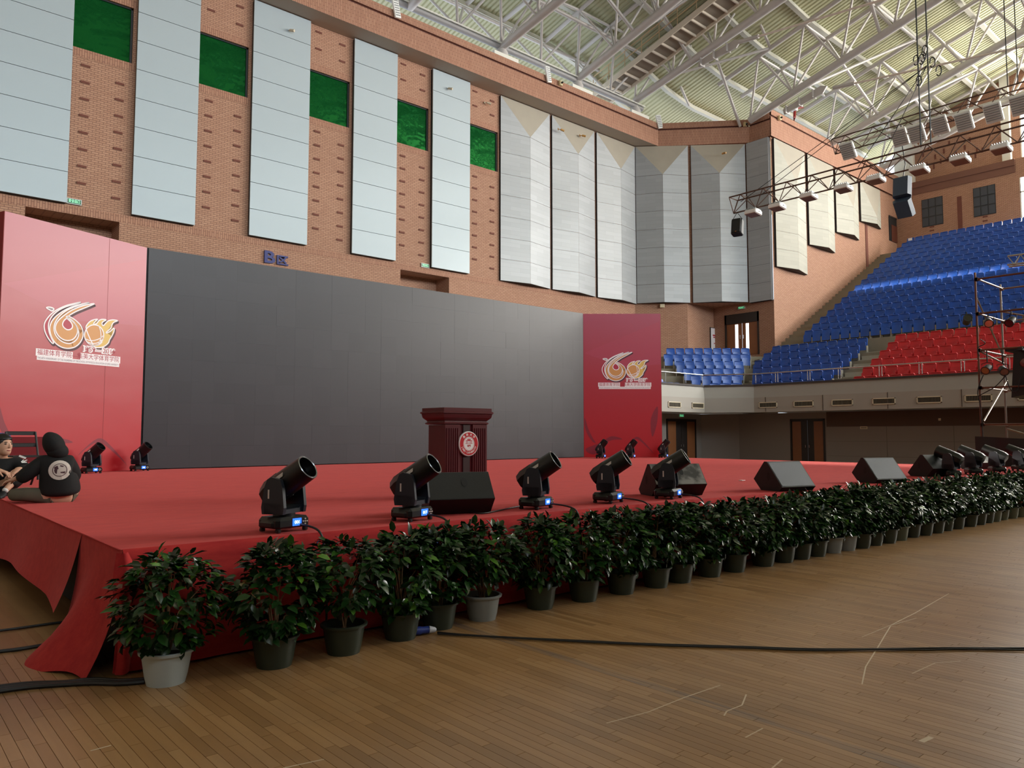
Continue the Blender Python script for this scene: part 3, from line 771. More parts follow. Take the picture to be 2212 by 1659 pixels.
for col, SM, m in (('b', SB, M_BLUE), ('r', SR, M_RED)):
    b = MB()
    for p, rz, c, lab, grp in [s for s in seats if s[2] == col and vis(s[0])[0] >= 2225]:
        M = Matrix.Translation(p) @ Matrix.Rotation(rz, 4, 'Z')
        for sub in (SM[3][0], SM[3][1]): b.add([tuple(M @ Vector(v)) for v in sub.v], sub.f)
    tag(b.build('more_stadium_seats', m, None, smooth=True, angle=50), '%s folding seats of the right stand continuing beyond the picture edge' % ('blue' if col == 'b' else 'red'), 'seats', kind='stuff')
print('SEATS', len([s for s in inview if s[2] == 'b']), len([s for s in inview if s[2] == 'r']))
# ------------------------------------------------------------------ railing on the balcony
rail = thing('railing', 'stainless steel railing along the balcony edge', 'railing', (31.8, 15, 3.97))
RL = [(20, 20.95), (30.25, 20.95), (31.52, 19.02), (31.52, -6)]
MB().path([(x, y, 4.40) for x, y in RL], .028, 8).build('top_rail', M_STEEL, rail, smooth=True, world=True)
pmesh = MB().tube((0, 0, 0), (0, 0, .47), .016, 8).mesh('post', M_STEEL, True)
for x, y in [(31.52, 18.95)]+[(31.52, yy*.987+d) for yy in (18.13, 16.58, 15.19, 13.47, 11.92, 10.4, 8.9, 7.4) for d in (.055, -.055)]+[(28.9, 20.95), (30.2, 20.95), (27.4, 20.95)]:
    link('post', pmesh, rail, (x-31.8, y-15, 0))
# ================================================================== steel roof
M_TUBE = mat('white_steel', 'c2bdba', .45, .1, var=.06, vscale=2)
M_DECK = mat('roof_deck', 'bdbd9c', .6, var=.05, vscale=1)
M_PURLIN = mat('purlin', 'c9c7bb', .6)
M_RUST = mat('rusty_steel', '5b4338', .6, .3, var=.25, vscale=14)
M_BLACKM = mat('black_metal', '17181a', .5)
M_CREAMRAIL = mat('cream_rail', 'c9ab84', .5); M_CATBEAM = mat('catwalk_beam', 'd9cdbb', .5); M_CATDECK = mat('catwalk_deck', '8d8274', .7)
def chord(X, p0, p1):
    a, b = onX(p0[0], p0[1], X), onX(p1[0], p1[1], X); s = (b.z-a.z)/(a.y-b.y); return a, s
TR = [(17.5, Vector((17.5, 26.8, 20.1)), .19), (22.71,)+chord(22.71, (1083, 103), (1210, 0)), (27.93,)+chord(27.93, (1247, 172), (1460, 0)),
      (32.6,)+chord(32.6, (1347, 235), (1686, 0)), (37.05,)+chord(37.05, (1620, 260), (2024, 0)), (44.5,)+chord(44.5, (1830, 290), (2212, 67)), (52.0, Vector((52, 20.5, 19.9)), .275)]
YEND = 2.0
def zl(i, y):
    X, a, s = TR[i]; return a.z+s*(a.y-y)
def zdeck(x, y):
    f = min(max((x-27.0)/(37.0-27.0), 0), 1); f = f*f*(3-2*f)
    return (20.1+.205*(26.8-y))*(1-f)+(19.85+.272*(19.7-y))*f+3.05
# corrugated roof deck
mb = MB(); ys = [32, 27, 22, 17, 12, 7, 2, -3]; xs = []; x = 4.0
while x < 57: xs += [(x, 0), (x+.13, 0), (x+.17, .07), (x+.21, .07)]; x += .25
for j, y in enumerate(ys):
    for (x, d) in xs: mb.v.append((x, y, zdeck(x, y)+d))
n = len(xs)
for j in range(len(ys)-1):
    for i in range(n-1): mb.f.append((j*n+i, j*n+i+1, (j+1)*n+i+1, (j+1)*n+i))
ceiling = struct('ceiling', 'ribbed pale metal roof deck of the hall', 'roof', mb, M_DECK)
MB().quad((-30, -3, zdeck(10, -3)+.3), (60, -3, zdeck(45, -3)+.3), (60, -36, 19), (-30, -36, 19)).quad((-30, -3, zdeck(10, -3)+.3), (4.1, -3, zdeck(10, -3)+.3), (4.1, 32, 22), (-30, 32, 22)).build('far_slope', M_DECK, ceiling)
for k in range(12):
    y = 28.5-2.5*k; s = MB()
    for x0, x1 in ((6, 27), (27, 29.5), (29.5, 32), (32, 34.5), (34.5, 37), (37, 54.5)):
        a, b = zdeck(x0, y), zdeck(x1, y)
        for dy, z0, z1 in ((.05, -.26, -.02), (.12, -.30, -.26)):
            s.add([(x0, y-dy, a+z0), (x1, y-dy, b+z0), (x1, y+dy, b+z0), (x0, y+dy, a+z0), (x0, y-dy, a+z1), (x1, y-dy, b+z1), (x1, y+dy, b+z1), (x0, y+dy, a+z1)], [(0,3,2,1),(4,5,6,7),(0,1,5,4),(1,2,6,5),(2,3,7,6),(3,0,4,7)])
    s.build('purlin', M_PURLIN, ceiling)
# main triangular tube trusses
trs = []
for i, (X, a, s) in enumerate(TR):
    y0 = 26.8 if i < 4 else (22.3 if i < 5 else 21.6)
    lab = ['white tube roof truss nearest the left end of the visible roof', 'white tube roof truss resting on the brick beam over the windows', 'white tube roof truss landing over the pleated panels', 'white tube roof truss right of the catwalk with bolted bracket', 'white tube roof truss landing at the brick corner', 'white tube roof truss landing over the stand stairs', 'white tube roof truss along the far gable wall'][i]
    t = thing('roof_truss', lab, 'roof truss', (X, y0, zl(i, y0)), group='roof trusses')
    pts = [(X, y, zl(i, y)) for y in (y0, YEND)]
    MB().tube(pts[0], pts[1], .20, 16).build('lower_chord', M_TUBE, t, smooth=True, world=True)
    H = 2.45; W = 1.15
    for sx in (-W, W):
        MB().tube((X+sx, y0+1.2, zl(i, y0+1.2)+H), (X+sx, YEND, zl(i, YEND)+H), .115, 12).build('upper_chord', M_TUBE, t, smooth=True, world=True)
    y = y0; k = 0; step = 2.6
    while y > YEND+step:
        lo = (X, y, zl(i, y)); lo2 = (X, y-step, zl(i, y-step)); ym = y-step/2
        for sx in (-W, W):
            up = (X+sx, ym, zl(i, ym)+H)
            MB().tube(lo, up, .062, 8).build('brace', M_TUBE, t, smooth=True, world=True)
            MB().tube(lo2, up, .062, 8).build('brace', M_TUBE, t, smooth=True, world=True)
        MB().tube((X-W, ym, zl(i, ym)+H), (X+W, ym, zl(i, ym)+H), .07, 8).build('cross_tube', M_TUBE, t, smooth=True, world=True)
        if i+1 < len(TR) and k % 2 == 0:
            Xn = TR[i+1][0]
            MB().tube((X+W, ym, zl(i, ym)+H), (Xn-W, ym, zl(i+1, ym)+H), .075, 8).build('strut', M_TUBE, t, smooth=True, world=True)
        if i+1 < len(TR) and k % 3 == 1:
            Xn = TR[i+1][0]
            MB().tube(lo, (Xn-W, ym-step, zl(i+1, ym-step)+H), .075, 8).build('strut', M_TUBE, t, smooth=True, world=True)
            MB().tube((X+W, ym, zl(i, ym)+H), (Xn, y-step*.5, zl(i+1, y-step*.5)), .085, 8).build('strut', M_TUBE, t, smooth=True, world=True)
        y -= step; k += 1
    # bearing shoe
    if 0 < i < 4:
        MB().box((X, 26.75, 19.45), (1.5, .7, .26)).build('bearing_block', M_WHITEPAINT, t, world=True)
        MB().lathe([(.32, 0), (.32, .25), (.18, .5)], 16, (X, 26.8, 19.58)).build('bearing_foot', M_TUBE, t, smooth=True, world=True)
    trs.append(t)
# edge truss along the back wall
t = thing('edge_truss', 'long white edge truss running along the top of the brick beam', 'roof truss', (20, 26.8, 20.1))
MB().tube((6, 26.8, 20.1), (33.2, 26.8, 20.1), .15, 12).build('lower_chord', mat('grey_tube', '8d8b8c', .5), t, smooth=True, world=True)
MB().tube((6, 26.55, 20.16), (33.2, 26.55, 20.16), .03, 6).build('conduit', M_WHITEPAINT, t, smooth=True, world=True)
for dy in (-1.5, 1.3): MB().tube((6, 26.8+dy, 22.15), (33.2, 26.8+dy, 22.15), .10, 10).build('upper_chord', M_TUBE, t, smooth=True, world=True)
x = 9.7
while x < 33:
    for dx in (-1.3, 1.3):
        for dy in (-1.5, 1.3): MB().tube((x, 26.8, 20.1), (x+dx, 26.8+dy, 22.15), .065, 8).build('brace', M_TUBE, t, smooth=True, world=True)
    x += 2.6
# gusset brackets and tie rods under two trusses
for i, (pA, pB, rod0, rod1) in ((3, ((1508, 128), (1588, 82), (1596, 91), (1905, 0))), (4, ((1690, 232), (1772, 182), (1800, 190), (2212, 100)))):
    X = TR[i][0]; a, b = onX(*pA, X), onX(*pB, X); d = (b-a); L = d.length; d.normalize(); up = Vector((0, -d.z, d.y)); up = up if up.z > 0 else -up
    g = MB(); pts = [a-up*.15, a-up*.45, b-up*.55, b+d*.3-up*.3, b-up*.1]
    g.add([(p.x-.04, p.y, p.z) for p in pts]+[(p.x+.04, p.y, p.z) for p in pts], [(0,1,2,3,4), (9,8,7,6,5)]+[(j, 5+j, 5+(j+1) % 5, (j+1) % 5) for j in range(5)])
    g.build('bracket', M_TUBE, trs[i], world=True)
    g = MB()
    for k in range(3):
        c = a+d*(L*(.1+.35*k))-up*.3; g.box(c, (.42, .04, .42))
    g.build('bracket_rib', M_TUBE, trs[i], world=True)
    r0, r1 = onX(*rod0, X), onX(*rod1, X); e = (r1-r0).normalized()
    MB().tube(r0, r0+e*1.1, .10, 10).build('turnbuckle', M_TUBE, trs[i], smooth=True, world=True)
    MB().tube(r0+e*1.0, r1+e*4, .05, 8).build('tie_rod', mat('tie_rod%d' % i, 'e3d6cb', .4), trs[i], smooth=True, world=True)
# catwalk
XC = 31.2
ca, cb = onX(1300, 212, XC), onX(1560, 8, XC); sl = (cb.z-ca.z)/(cb.y-ca.y)
def cz(y): return ca.z+(y-ca.y)*sl
t = thing('catwalk', 'maintenance catwalk with cream railing hanging below the roof', 'catwalk', (XC, ca.y, ca.z))
ye = 8.0
for sx in (-.7, .7):
    s = MB(); y0, y1 = ca.y, ye
    s.add([(XC+sx-.03, y0, cz(y0)-.18), (XC+sx+.03, y0, cz(y0)-.18), (XC+sx+.03, y0, cz(y0)+.12), (XC+sx-.03, y0, cz(y0)+.12), (XC+sx-.03, y1, cz(y1)-.18), (XC+sx+.03, y1, cz(y1)-.18), (XC+sx+.03, y1, cz(y1)+.12), (XC+sx-.03, y1, cz(y1)+.12)],
          [(0,1,2,3), (7,6,5,4), (0,4,5,1), (1,5,6,2), (2,6,7,3), (3,7,4,0)])
    s.build('side_beam', M_CATBEAM, t, world=True)
    for h in (.55, 1.0): MB().tube((XC+sx, y0, cz(y0)+h), (XC+sx, y1, cz(y1)+h), .025, 6).build('handrail', M_CREAMRAIL, t, world=True)
    y = y0
    while y > y1: MB().tube((XC+sx, y, cz(y)+.1), (XC+sx, y, cz(y)+1.0), .022, 6).build('post', M_CREAMRAIL, t, world=True); y -= 1.15
s = MB(); y0, y1 = ca.y, ye
s.quad((XC-.67, y0, cz(y0)), (XC+.67, y0, cz(y0)), (XC+.67, y1, cz(y1)), (XC-.67, y1, cz(y1))).build('walk_deck', M_CATDECK, t, world=True)
y = y0-.3
while y > y1: MB().box((XC, y, cz(y)-.06), (1.34, .06, .12)).build('cross_bearer', M_CATBEAM, t, world=True); y -= .62
# ------------------------------------------------------------------ floodlights on the parapet
M_FLW = mat('flood_white', 'e9e9e6', .5); M_FLS = mat('flood_slot', '8d8f8f', .5)
def parapet_flood(px, py, lab, plane):
    p = plane(px, py)
    t = thing('floodlight', lab, 'floodlight', p, random.uniform(-.1, .1)+(.2 if px < 1400 else -.3), group='white louvred floodlights on the brick beam')
    b = MB().cbox((0, 0, 0), (.34, .1, .78), .02); b.xf(Matrix.Rotation(radians(-14), 4, 'Y')); b.build('housing', M_FLW, t)
    sm = MB().box((0, -.056, 0), (.24, .012, .045)).mesh('louvre', M_FLS)
    for k in range(7):
        o = link('louvre', sm, t); z = -.29+.097*k; M = Matrix.Rotation(radians(-14), 4, 'Y') @ Matrix.Translation((0, 0, z)); o.matrix_local = M
    MB().bx(-.03, .03, 0, .45, -.3, -.25).build('bracket', M_FLW, t)
pl = lambda px, py: onY(px, py, 26.2)
parapet_flood(856, 18, 'white louvred floodlight on the brick beam at the top edge of the view', pl)
parapet_flood(1184, 161, 'white louvred floodlight on the brick beam above the pleated panels', pl)
parapet_flood(1424, 263, 'white louvred floodlight where the brick beam bends at the corner', lambda x, y: hit(x, y, (34.0, 26.2, 0), (-.7071, -.7071, 0)))
for i, (px, py, pln) in enumerate(((1211, 180, pl), (1609, 269, lambda x, y: onX(x, y, 37.3)), (1684, 255, lambda x, y: onY(x, y, 21.15)))):
    p = pln(px, py); t = thing('sensor_box', 'small cream sensor box on the brick beam, %s one' % ('left', 'middle', 'right')[i], 'sensor', p, group='cream sensor boxes')
    MB().cbox((0, 0, 0), (.2, .16, .26), .03).build('case', mat('cream_box%d' % i, 'd6c79e', .5), t); MB().lathe([(.05, 0), (.05, .06), (.03, .1)], 12, axis=((0, -.08, 0), (0, -1, 0))).build('lens', M_BLACKM, t, smooth=True)
# red fire monitor on the corner
p = onY(1716, 248, 21.6); M_FIRE = mat('fire_red', '8f1c1a', .4)
t = thing('fire_monitor', 'red fire water monitor perched on the corner of the brick beam', 'fire nozzle', (p.x, p.y, 19.35))
MB().path([(-1.0, 0, .1), (-.4, 0, .2), (-.1, 0, .35), (0, 0, .7), (.05, 0, 1.1)], .08, 8).build('pipe', M_FIRE, t, smooth=True)
MB().path([(.05, 0, 1.1), (.2, -.1, 1.3), (.5, -.3, 1.35)], [.07, .08, .05], 8).build('nozzle', M_FIRE, t, smooth=True)
MB().cbox((-.1, 0, 1.25), (.45, .35, .35), .03).build('motor_box', M_FLW, t)
# ------------------------------------------------------------------ rusty lighting trusses
def light_truss(X, pa, name_lab, zc, dz, dx, step, y_end, floods, sz, grp, lens='8a7468', louv=False):
    a = onX(pa[0], pa[1], X); t = thing('lighting_truss', name_lab, 'lighting truss', (X, a.y, a.z), group='rusty lighting trusses')
    L = a.y-y_end; z = a.z
    for (x, zz, r) in ((0, 0, .028), (-dx, dz, .028), (dx, dz, .028)):
        MB().tube((x, 0, zz), (x, -L, zz), r, 6).build('chord', M_RUST, t)
    y = 0; k = 0
    bm = {}
    while y < L-step:
        for sx in (-dx, dx):
            MB().tube((0, -y-(0 if k else 0), 0), (sx, -y-step/2, dz), .017, 5).build('brace', M_RUST, t)
            MB().tube((sx, -y-step/2, dz), (0, -y-step, 0), .017, 5).build('brace', M_RUST, t)
        MB().tube((-dx, -y-step/2, dz), (dx, -y-step/2, dz), .015, 5).build('brace', M_RUST, t)
        y += step; k += 1
    for sx in (-dx, dx): MB().tube((0, 0, 0), (sx, 0, dz), .02, 5).build('brace', M_RUST, t)
    MB().tube((-dx, 0, dz), (dx, 0, dz), .02, 5).build('brace', M_RUST, t)
    for j, (px, py, tilt) in enumerate(floods):
        p = onX(px, py, X)
        f = thing('floodlight', grp % ORD[j], 'floodlight', (X, p.y, z), 0, group='floodlights on the lighting trusses')
        h = p.z-z
        R = Matrix.Translation((0, 0, h)) @ Matrix.Rotation(tilt, 4, 'Y')
        b = MB().cbox((0, 0, 0), (sz[0], sz[1], .16), .03); b.xf(R); b.build('housing', M_FLW, f)
        b = MB().bx(-sz[0]*.44, sz[0]*.44, -sz[1]*.44, sz[1]*.44, -.095, -.08); b.xf(R); b.build('lens', mat('flood_lens', lens, .35), f)
        if louv:
            lv_ = MB()
            for q in range(7): lv_.bx(-sz[0]*(.42-.12*q), -sz[0]*(.42-.12*q)+.03, -sz[1]*.44, sz[1]*.44, -.13, -.095)
            lv_.xf(R); lv_.build('louvre', M_FLS, f)
        fin = MB()
        for q in range(7): fin.bx(-sz[0]*.45, sz[0]*.45, sz[1]*(-.4+.133*q)-.01, sz[1]*(-.4+.133*q)+.01, .08, .13)
        fin.xf(R); fin.build('fins', M_FLS, f)
        b = MB().tube((0, sz[1]/2+.03, 0), (0, sz[1]/2+.03, .0+.02), .01)
        br = MB()
        for sy in (-1, 1): br.tube((0, sy*(sz[1]/2+.02), h), (0, sy*.05, 0), .014, 5)
        br.build('bracket', M_BLACKM, f)
    return t, a
lt, la = light_truss(26.0, (1585, 461), 'rusty lighting truss with the black speaker hanging at its end', 0, .58, .3, .97, 3.0,
    [(1627, 460, .1), (1679, 447, .1), (1747, 425, .1), (1822, 407, .1), (1892, 388, .1), (1986, 367, .1), (2074, 345, .1), (2163, 321, .1)], (.5, .5), 'grey box floodlight under the near lighting truss, %s from its left end')
lt2, la2 = light_truss(34.0, (1804, 333), 'thin rusty lighting truss in front of the far brick wall', 0, .62, .32, 1.25, 5.0,
    [(1832, 325, .9), (1944, 296, .9), (1981, 288, .9), (2030, 270, .9), (2083, 262, .9), (2146, 243, .9), (2203, 226, .9)], (.8, .62), 'white louvred floodlight on the far lighting truss, %s from its left end', 'dcdcda', True)
MB().tube((34.1, 15, 14.95), (34.1, 4, 14.95), .06, 8).build('pale_pipe', M_WHITEPAINT, lt2, world=True)
# rigging cables
def cable(lab, pts, r, m=None, cat='cable', parent=None):
    m_ = MB().path(pts, r, 5)
    o = m_.build('rigging_cable', m or M_BLACKM)
    return tag(o, lab, cat, group='rigging cables under the roof')
pa = onX(1998, 352, 26.0)
cable('black rigging cable dropping to the near lighting truss, left of the pair', [(26, pa.y+.1, zdeck(26, pa.y)-.35), (26, pa.y+.1, 10.98)], .022)
cable('black rigging cable dropping to the near lighting truss, right of the pair', [(26, pa.y-.2, zdeck(26, pa.y)-.35), (26, pa.y-.2, 10.98)], .022)
kp = onX(2002, 142, 26.0)
for i, (px, py) in enumerate(((1600, 436), (1640, 424), (1853, 362), (1905, 345))):
    q = onX(px, py, 26.0); cable('thin stay wire fanning from the cable knot to the truss, %s from the left' % ORD[i], [tuple(kp), tuple(q)], .012)
kn = thing('cable_knot', 'tangle of black shackles and coiled cable under the roof', 'rigging', tuple(kp))
rk = random.Random(5)
for q in range(7):
    c = Vector((rk.uniform(-.2, .2), rk.uniform(-.35, .35), rk.uniform(-.5, .5))); MB().path([c+Vector((0, .08*cos(a), .17*sin(a))) for a in [j*pi/5 for j in range(10)]], .02, 5).build('coil', M_BLACKM, kn)
pb = onX(2180, 120, 34.0)
for d in (.1, -.25): cable('black rigging cable dropping to the far lighting truss, %s of the pair' % ('left' if d > 0 else 'right'), [(34, pb.y+d, zdeck(34, pb.y)-.35), (34, pb.y+d, 15.35)], .02)
# hanging loudspeakers
M_SPK = mat('speaker_black', '121214', .55, bump=.1, bscale=200); M_SPKG = mat('speaker_greyblue', '3a4656', .5)
p = onX(1593, 491, 26.0)
t = thing('loudspeaker', 'black loudspeaker hanging below the left end of the lighting truss', 'speaker', tuple(p), radians(-75))
b = MB().cbox((0, 0, 0), (.42, .36, .66), .06); b.xf(Matrix.Rotation(radians(-12), 4, 'X')); b.build('cabinet', M_SPK, t, smooth=True)
b = MB().bx(-.17, .17, -.20, -.185, -.28, .28); b.xf(Matrix.Rotation(radians(-12), 4, 'X')); b.build('grille', M_BLACKM, t)
b = MB().bx(-.03, .03, -.205, -.198, -.27, -.25); b.xf(Matrix.Rotation(radians(-12), 4, 'X')); b.build('badge', mat('badge_orange', 'b0622c', .5), t)
for sx in (-.2, .2): MB().tube((sx, 0, .3), (0, 0, la.z-p.z), .012, 5).build('hanger', M_BLACKM, t)
pu, plo = onX(1951, 407, 38.0), onX(1941, 447, 38.0)
t = thing('line_array', 'curved pair of dark loudspeaker boxes hanging beside the stand doorway', 'speaker', tuple(pu), radians(-90))
def arr(dz, dy, tilt, w, h, dpt):
    s = MB(); prof = [(-w/2, -.1), (-w/2*.8, -dpt/2), (w/2*.8, -dpt/2), (w/2, -.1), (w/2*.6, dpt/2), (-w/2*.6, dpt/2)]
    s.prism(prof, 'z', -h/2, h/2); s.xf(Matrix.Translation((0, dy, dz)) @ Matrix.Rotation(tilt, 4, 'X')); return s
arr(0, 0, radians(-8), .85, .92, .7).build('upper_box', M_SPKG, t)
arr(plo.z-pu.z-.02, .12, radians(38), .85, .85, .7).build('lower_box', M_SPKG, t)
for k in range(4):
    MB().sphere((.3, -.3, .3-.2*k), .03, 8, 6).build('handle_hole', M_BLACKM, t)
MB().path([(0, 0, .45), (.1, .1, 1.2), (0, .05, 2.2), (0, 0, 3.2)], .025, 6).build('hanger', M_BLACKM, t)
MB().path([(-.3, .1, .4), (-.5, .2, -.3), (-.35, .1, -1.0), (-.2, .1, -1.2)], .018, 6).build('signal_cable', M_BLACKM, t)
# ================================================================== stage
SZ = .82
def carpet(name, c, c2):
    s = NT(name); ge = s.n('ShaderNodeNewGeometry'); mp = s.n('ShaderNodeMapping'); mp.inputs['Scale'].default_value = (2.2, 9, 9); s.l(ge.outputs['Position'], mp.inputs['Vector'])
    nz = s.n('ShaderNodeTexNoise'); nz.inputs['Scale'].default_value = 1.4; nz.inputs['Detail'].default_value = 9; nz.inputs['Roughness'].default_value = .7; s.l(mp.outputs[0], nz.inputs['Vector'])
    s.l(s.mix(s.math('ADD', s.math('MULTIPLY', s.math('SUBTRACT', nz.outputs[0], .5), 3.0), .5), lin(c), lin(c2)), s.b.inputs['Base Color']); s.b.inputs['Roughness'].default_value = .9; s.b.inputs['Specular IOR Level'].default_value = .25
    s.b.inputs['Sheen Weight'].default_value = .35; s.b.inputs['Sheen Roughness'].default_value = .4; s.b.inputs['Sheen Tint'].default_value = lin('ff8f8a')
    n2 = s.n('ShaderNodeTexNoise'); n2.inputs['Scale'].default_value = 260; s.l(ge.outputs['Position'], n2.inputs['Vector']); s.bump(n2.outputs[0], .25, .004)
    return s.m
M_CARPET = carpet('red_carpet', 'a02228', 'b93432')
SX0, SX1, SYB = 1.41, 21.25, 18.6
def fy(x): return 5.62-.031*(x-SX0)
stage = thing('stage', 'low stage covered and skirted with bright red carpet', 'stage', (SX0, 5.62, 0))
tm = MB(); nx, ny = 80, 60
for j in range(ny+1):
    for i in range(nx+1):
        x = SX0+(SX1-SX0)*i/nx; y = fy(x)+(SYB-fy(x))*j/ny
        tm.v.append((x, y+(.034 if j == 0 else 0), SZ+.003*sin(x*3.1+y*1.7)*sin(y*2.3)))
for j in range(ny):
    for i in range(nx): tm.f.append((j*(nx+1)+i, j*(nx+1)+i+1, (j+1)*(nx+1)+i+1, (j+1)*(nx+1)+i))
tm.build('carpet_top', M_CARPET, stage, smooth=True, world=True)
def sheet(P, nu, nv):
    """grid surface from function P(u,v)"""
    m = MB()
    for j in range(nv+1):
        for i in range(nu+1): m.v.append(tuple(P(i/nu, j/nv)))
    for j in range(nv):
        for i in range(nu): m.f.append((j*(nu+1)+i, j*(nu+1)+i+1, (j+1)*(nu+1)+i+1, (j+1)*(nu+1)+i))
    return m
def front(u, v):
    x = SX0+.02+(SX1-SX0-.02)*u; z = SZ+.003-.02*min(v/.05, 1)-(SZ-.035)*max(0, (v-.05)/.95); k = max(v-.05, 0)
    y = fy(x)+.035*(1-min(v/.05, 1))-.012*k*sin(x*7.0+2*sin(x*1.3))-.006*k*sin(x*17)-.02*k
    return (x-.05*k*(1-u)**40, y, z)
sheet(front, 220, 14).build('front_skirt', M_CARPET, stage, smooth=True, world=True, angle=80)
def left1(u, v):
    y = 5.60+1.22*u; z = SZ+.003-(SZ-.007)*v; k = max(0, v-.15)/.85
    x = SX0+.012*(1-v)**6-.005-.30*k**2*(.35+.9*sin(pi*min(u*.9+.1, 1)))+.05*sin(u*9)*k
    return (x, y+.10*k*u, z+.02*sin(u*11)*k*(v > .9))
sheet(left1, 24, 12).build('side_skirt', M_CARPET, stage, smooth=True, world=True, angle=80)
def left2(u, v):
    y = 6.78+11.6*u; bot = .20+.08*sin(y*.9)+(.10 if y < 7.2 else 0)*(7.2-y)
    z = SZ+.003-(SZ-bot)*v; x = SX0+.012*(1-v)**6-.005-.10*v*v-.03*v*sin(y*2.4)-(.10*v*max(0, (7.6-y)))
    return (x, y, z)
sheet(left2, 60, 10).build('side_skirt', M_CARPET, stage, smooth=True, world=True, angle=80)
def fold(u, v):
    z = SZ-.01-(SZ-.03)*v; w = .05+.05*sin(pi*min(v*2.2, 1))+.02*v
    x = SX0-.03+w*u*1.4-.02*sin(v*6); y = 5.60-.05*sin(pi*u)-.03*v*(1-u)
    return (x, y, z)
sheet(fold, 8, 16).build('corner_fold', M_CARPET, stage, smooth=True, world=True, angle=80)
sub = MB().bx(SX0+.25, SX1-.1, 5.85, SYB-.1, .02, SZ-.05); sub.build('dark_underside', M_DARK, stage, world=True)  # solid dark box standing in for the shade under the stage
def rside(u, v):
    return (SX1-.001, fy(SX1)+.03+(SYB-fy(SX1))*u, SZ-.004-(SZ-.02)*v)
sheet(rside, 20, 4).build('side_skirt', M_CARPET, stage, world=True)
# ================================================================== LED wall
M_LED = obj_var(mat('led_module', '38363a', .42, spec=.45), .05); M_LEDF = mat('led_frame', '0d0d0e', .5)
LX0, LX1, LY, LZ0, LZ1 = 4.90, 19.02, 18.07, SZ, 5.80
led = thing('led_screen', 'huge black video wall built of square modules at the back of stage', 'screen', ((LX0+LX1)/2, LY, LZ0))
mw, mh = (LX1-LX0)/28, (LZ1-LZ0-.02)/10
mm = MB().box((0, 0, 0), (mw-.0006, .05, mh-.0006)).mesh('module', M_LED)
for c in range(28):
    for r in range(10): link('module', mm, led, (LX0+mw*(c+.5)-(LX0+LX1)/2, random.uniform(-.0015, .0015), .02+mh*(r+.5)))
MB().bx(LX0-.02, LX1+.02, LY+.028, LY+.35, LZ0+.003, LZ1+.01).build('cabinet_frame', M_LEDF, led, world=True)
# ================================================================== banners
def banner_mat():
    s = NT('banner_print'); tc = s.n('ShaderNodeTexCoord'); sx = s.n('ShaderNodeSeparateXYZ'); s.l(tc.outputs['Object'], sx.inputs[0])
    cr = s.n('ShaderNodeValToRGB'); mr = s.n('ShaderNodeMapRange'); mr.inputs[2].default_value = 5.0; s.l(sx.outputs[2], mr.inputs[0]); s.l(mr.outputs[0], cr.inputs[0])
    e = cr.color_ramp.elements; e[0].color = lin('ad101b'); e[1].color = lin('a0344f'); k = e.new(.5); k.color = lin('a21529')
    s.l(cr.outputs[0], s.b.inputs['Base Color']); s.b.inputs['Roughness'].default_value = .36; s.b.inputs['Specular IOR Level'].default_value = .6
    nz = s.n('ShaderNodeTexNoise'); nz.inputs['Scale'].default_value = 1.2; nz.inputs['Detail'].default_value = 2; s.l(tc.outputs['Object'], nz.inputs['Vector']); s.bump(nz.outputs[0], .12, .05)
    return s.m
M_BAN = banner_mat(); M_BANSIDE = mat('banner_side', '7a1018', .6)
M_SWOOSH = mat('print_swoosh', '7d1a2c', .4); M_WHITE = mat('print_white', 'ece6e8', .45); M_GOLD = mat('print_gold', 'c98d4e', .45)
M_GOLD2 = mat('print_gold_light', 'd9b45c', .45); M_REDP = mat('print_red', 'a8203c', .45); M_GREYP = mat('print_grey', '9a8f95', .5); M_SHADOW = mat('print_dark', '4a1a2a', .5)
BP0, BP1 = Vector((2.02, 16.80, SZ)), Vector((4.86, 18.05, SZ))
def crom(pts, n=5, closed=True):
    out = []; N = len(pts); rng = N if closed else N-1
    for i in range(rng):
        p = [Vector(pts[(i+k-1) % N] if closed else pts[min(max(i+k-1, 0), N-1)]) for k in range(4)]
        for j in range(n):
            t = j/n; t2, t3 = t*t, t*t*t
            out.append(.5*((2*p[1])+(-p[0]+p[2])*t+(2*p[0]-5*p[1]+4*p[2]-p[3])*t2+(-p[0]+3*p[1]-3*p[2]+p[3])*t3))
    if not closed: out.append(Vector(pts[-1]))
    return out
BU = (BP1-BP0).normalized(); BN = Vector((BU.y, -BU.x, 0))
def buv(cx, cy):
    """crop pixel of the left logo -> banner-local (u, v)"""
    p = hit(60+cx/8.296, 620+cy/8.296, BP0, BN); d = p-BP0; return (d.dot(BU), d.z)
L_S1 = [(945,272),(800,302),(650,345),(500,420),(390,510),(315,610),(290,690),(300,780),(335,870),(385,950),(438,1008),(458,995),(412,900),(378,800),(366,690),(392,590),(452,500),(560,412),(700,347),(860,302)]
L_S2 = [(1100,278),(950,308),(800,350),(650,420),(520,510),(430,610),(392,720),(402,830),(440,930),(510,1020),(610,1080),(720,1100),(840,1075),(930,1000),(980,900),(985,800),(950,700),(880,620),(800,560),(715,522),(690,545),(780,600),(850,670),(892,750),(910,830),(890,910),(840,970),(760,1010),(680,1005),(600,970),(530,910),(482,830),(466,740),(482,650),(532,560),(622,470),(742,395),(900,335)]
L_S3 = [(1192,300),(1050,320),(900,365),(760,430),(620,530),(530,620),(492,710),(502,800),(560,890),(640,945),(720,960),(800,940),(860,880),(888,800),(875,720),(830,640),(770,580),(705,548),(740,510),(860,440),(1010,378)]
L_HOLE = [(690,565),(640,610),(620,670),(640,720),(690,760),(740,765),(785,740),(797,690),(770,630),(725,585)]
L_LEAF = [(330,372),(372,360),(430,370),(465,395),(432,430),(380,405)]
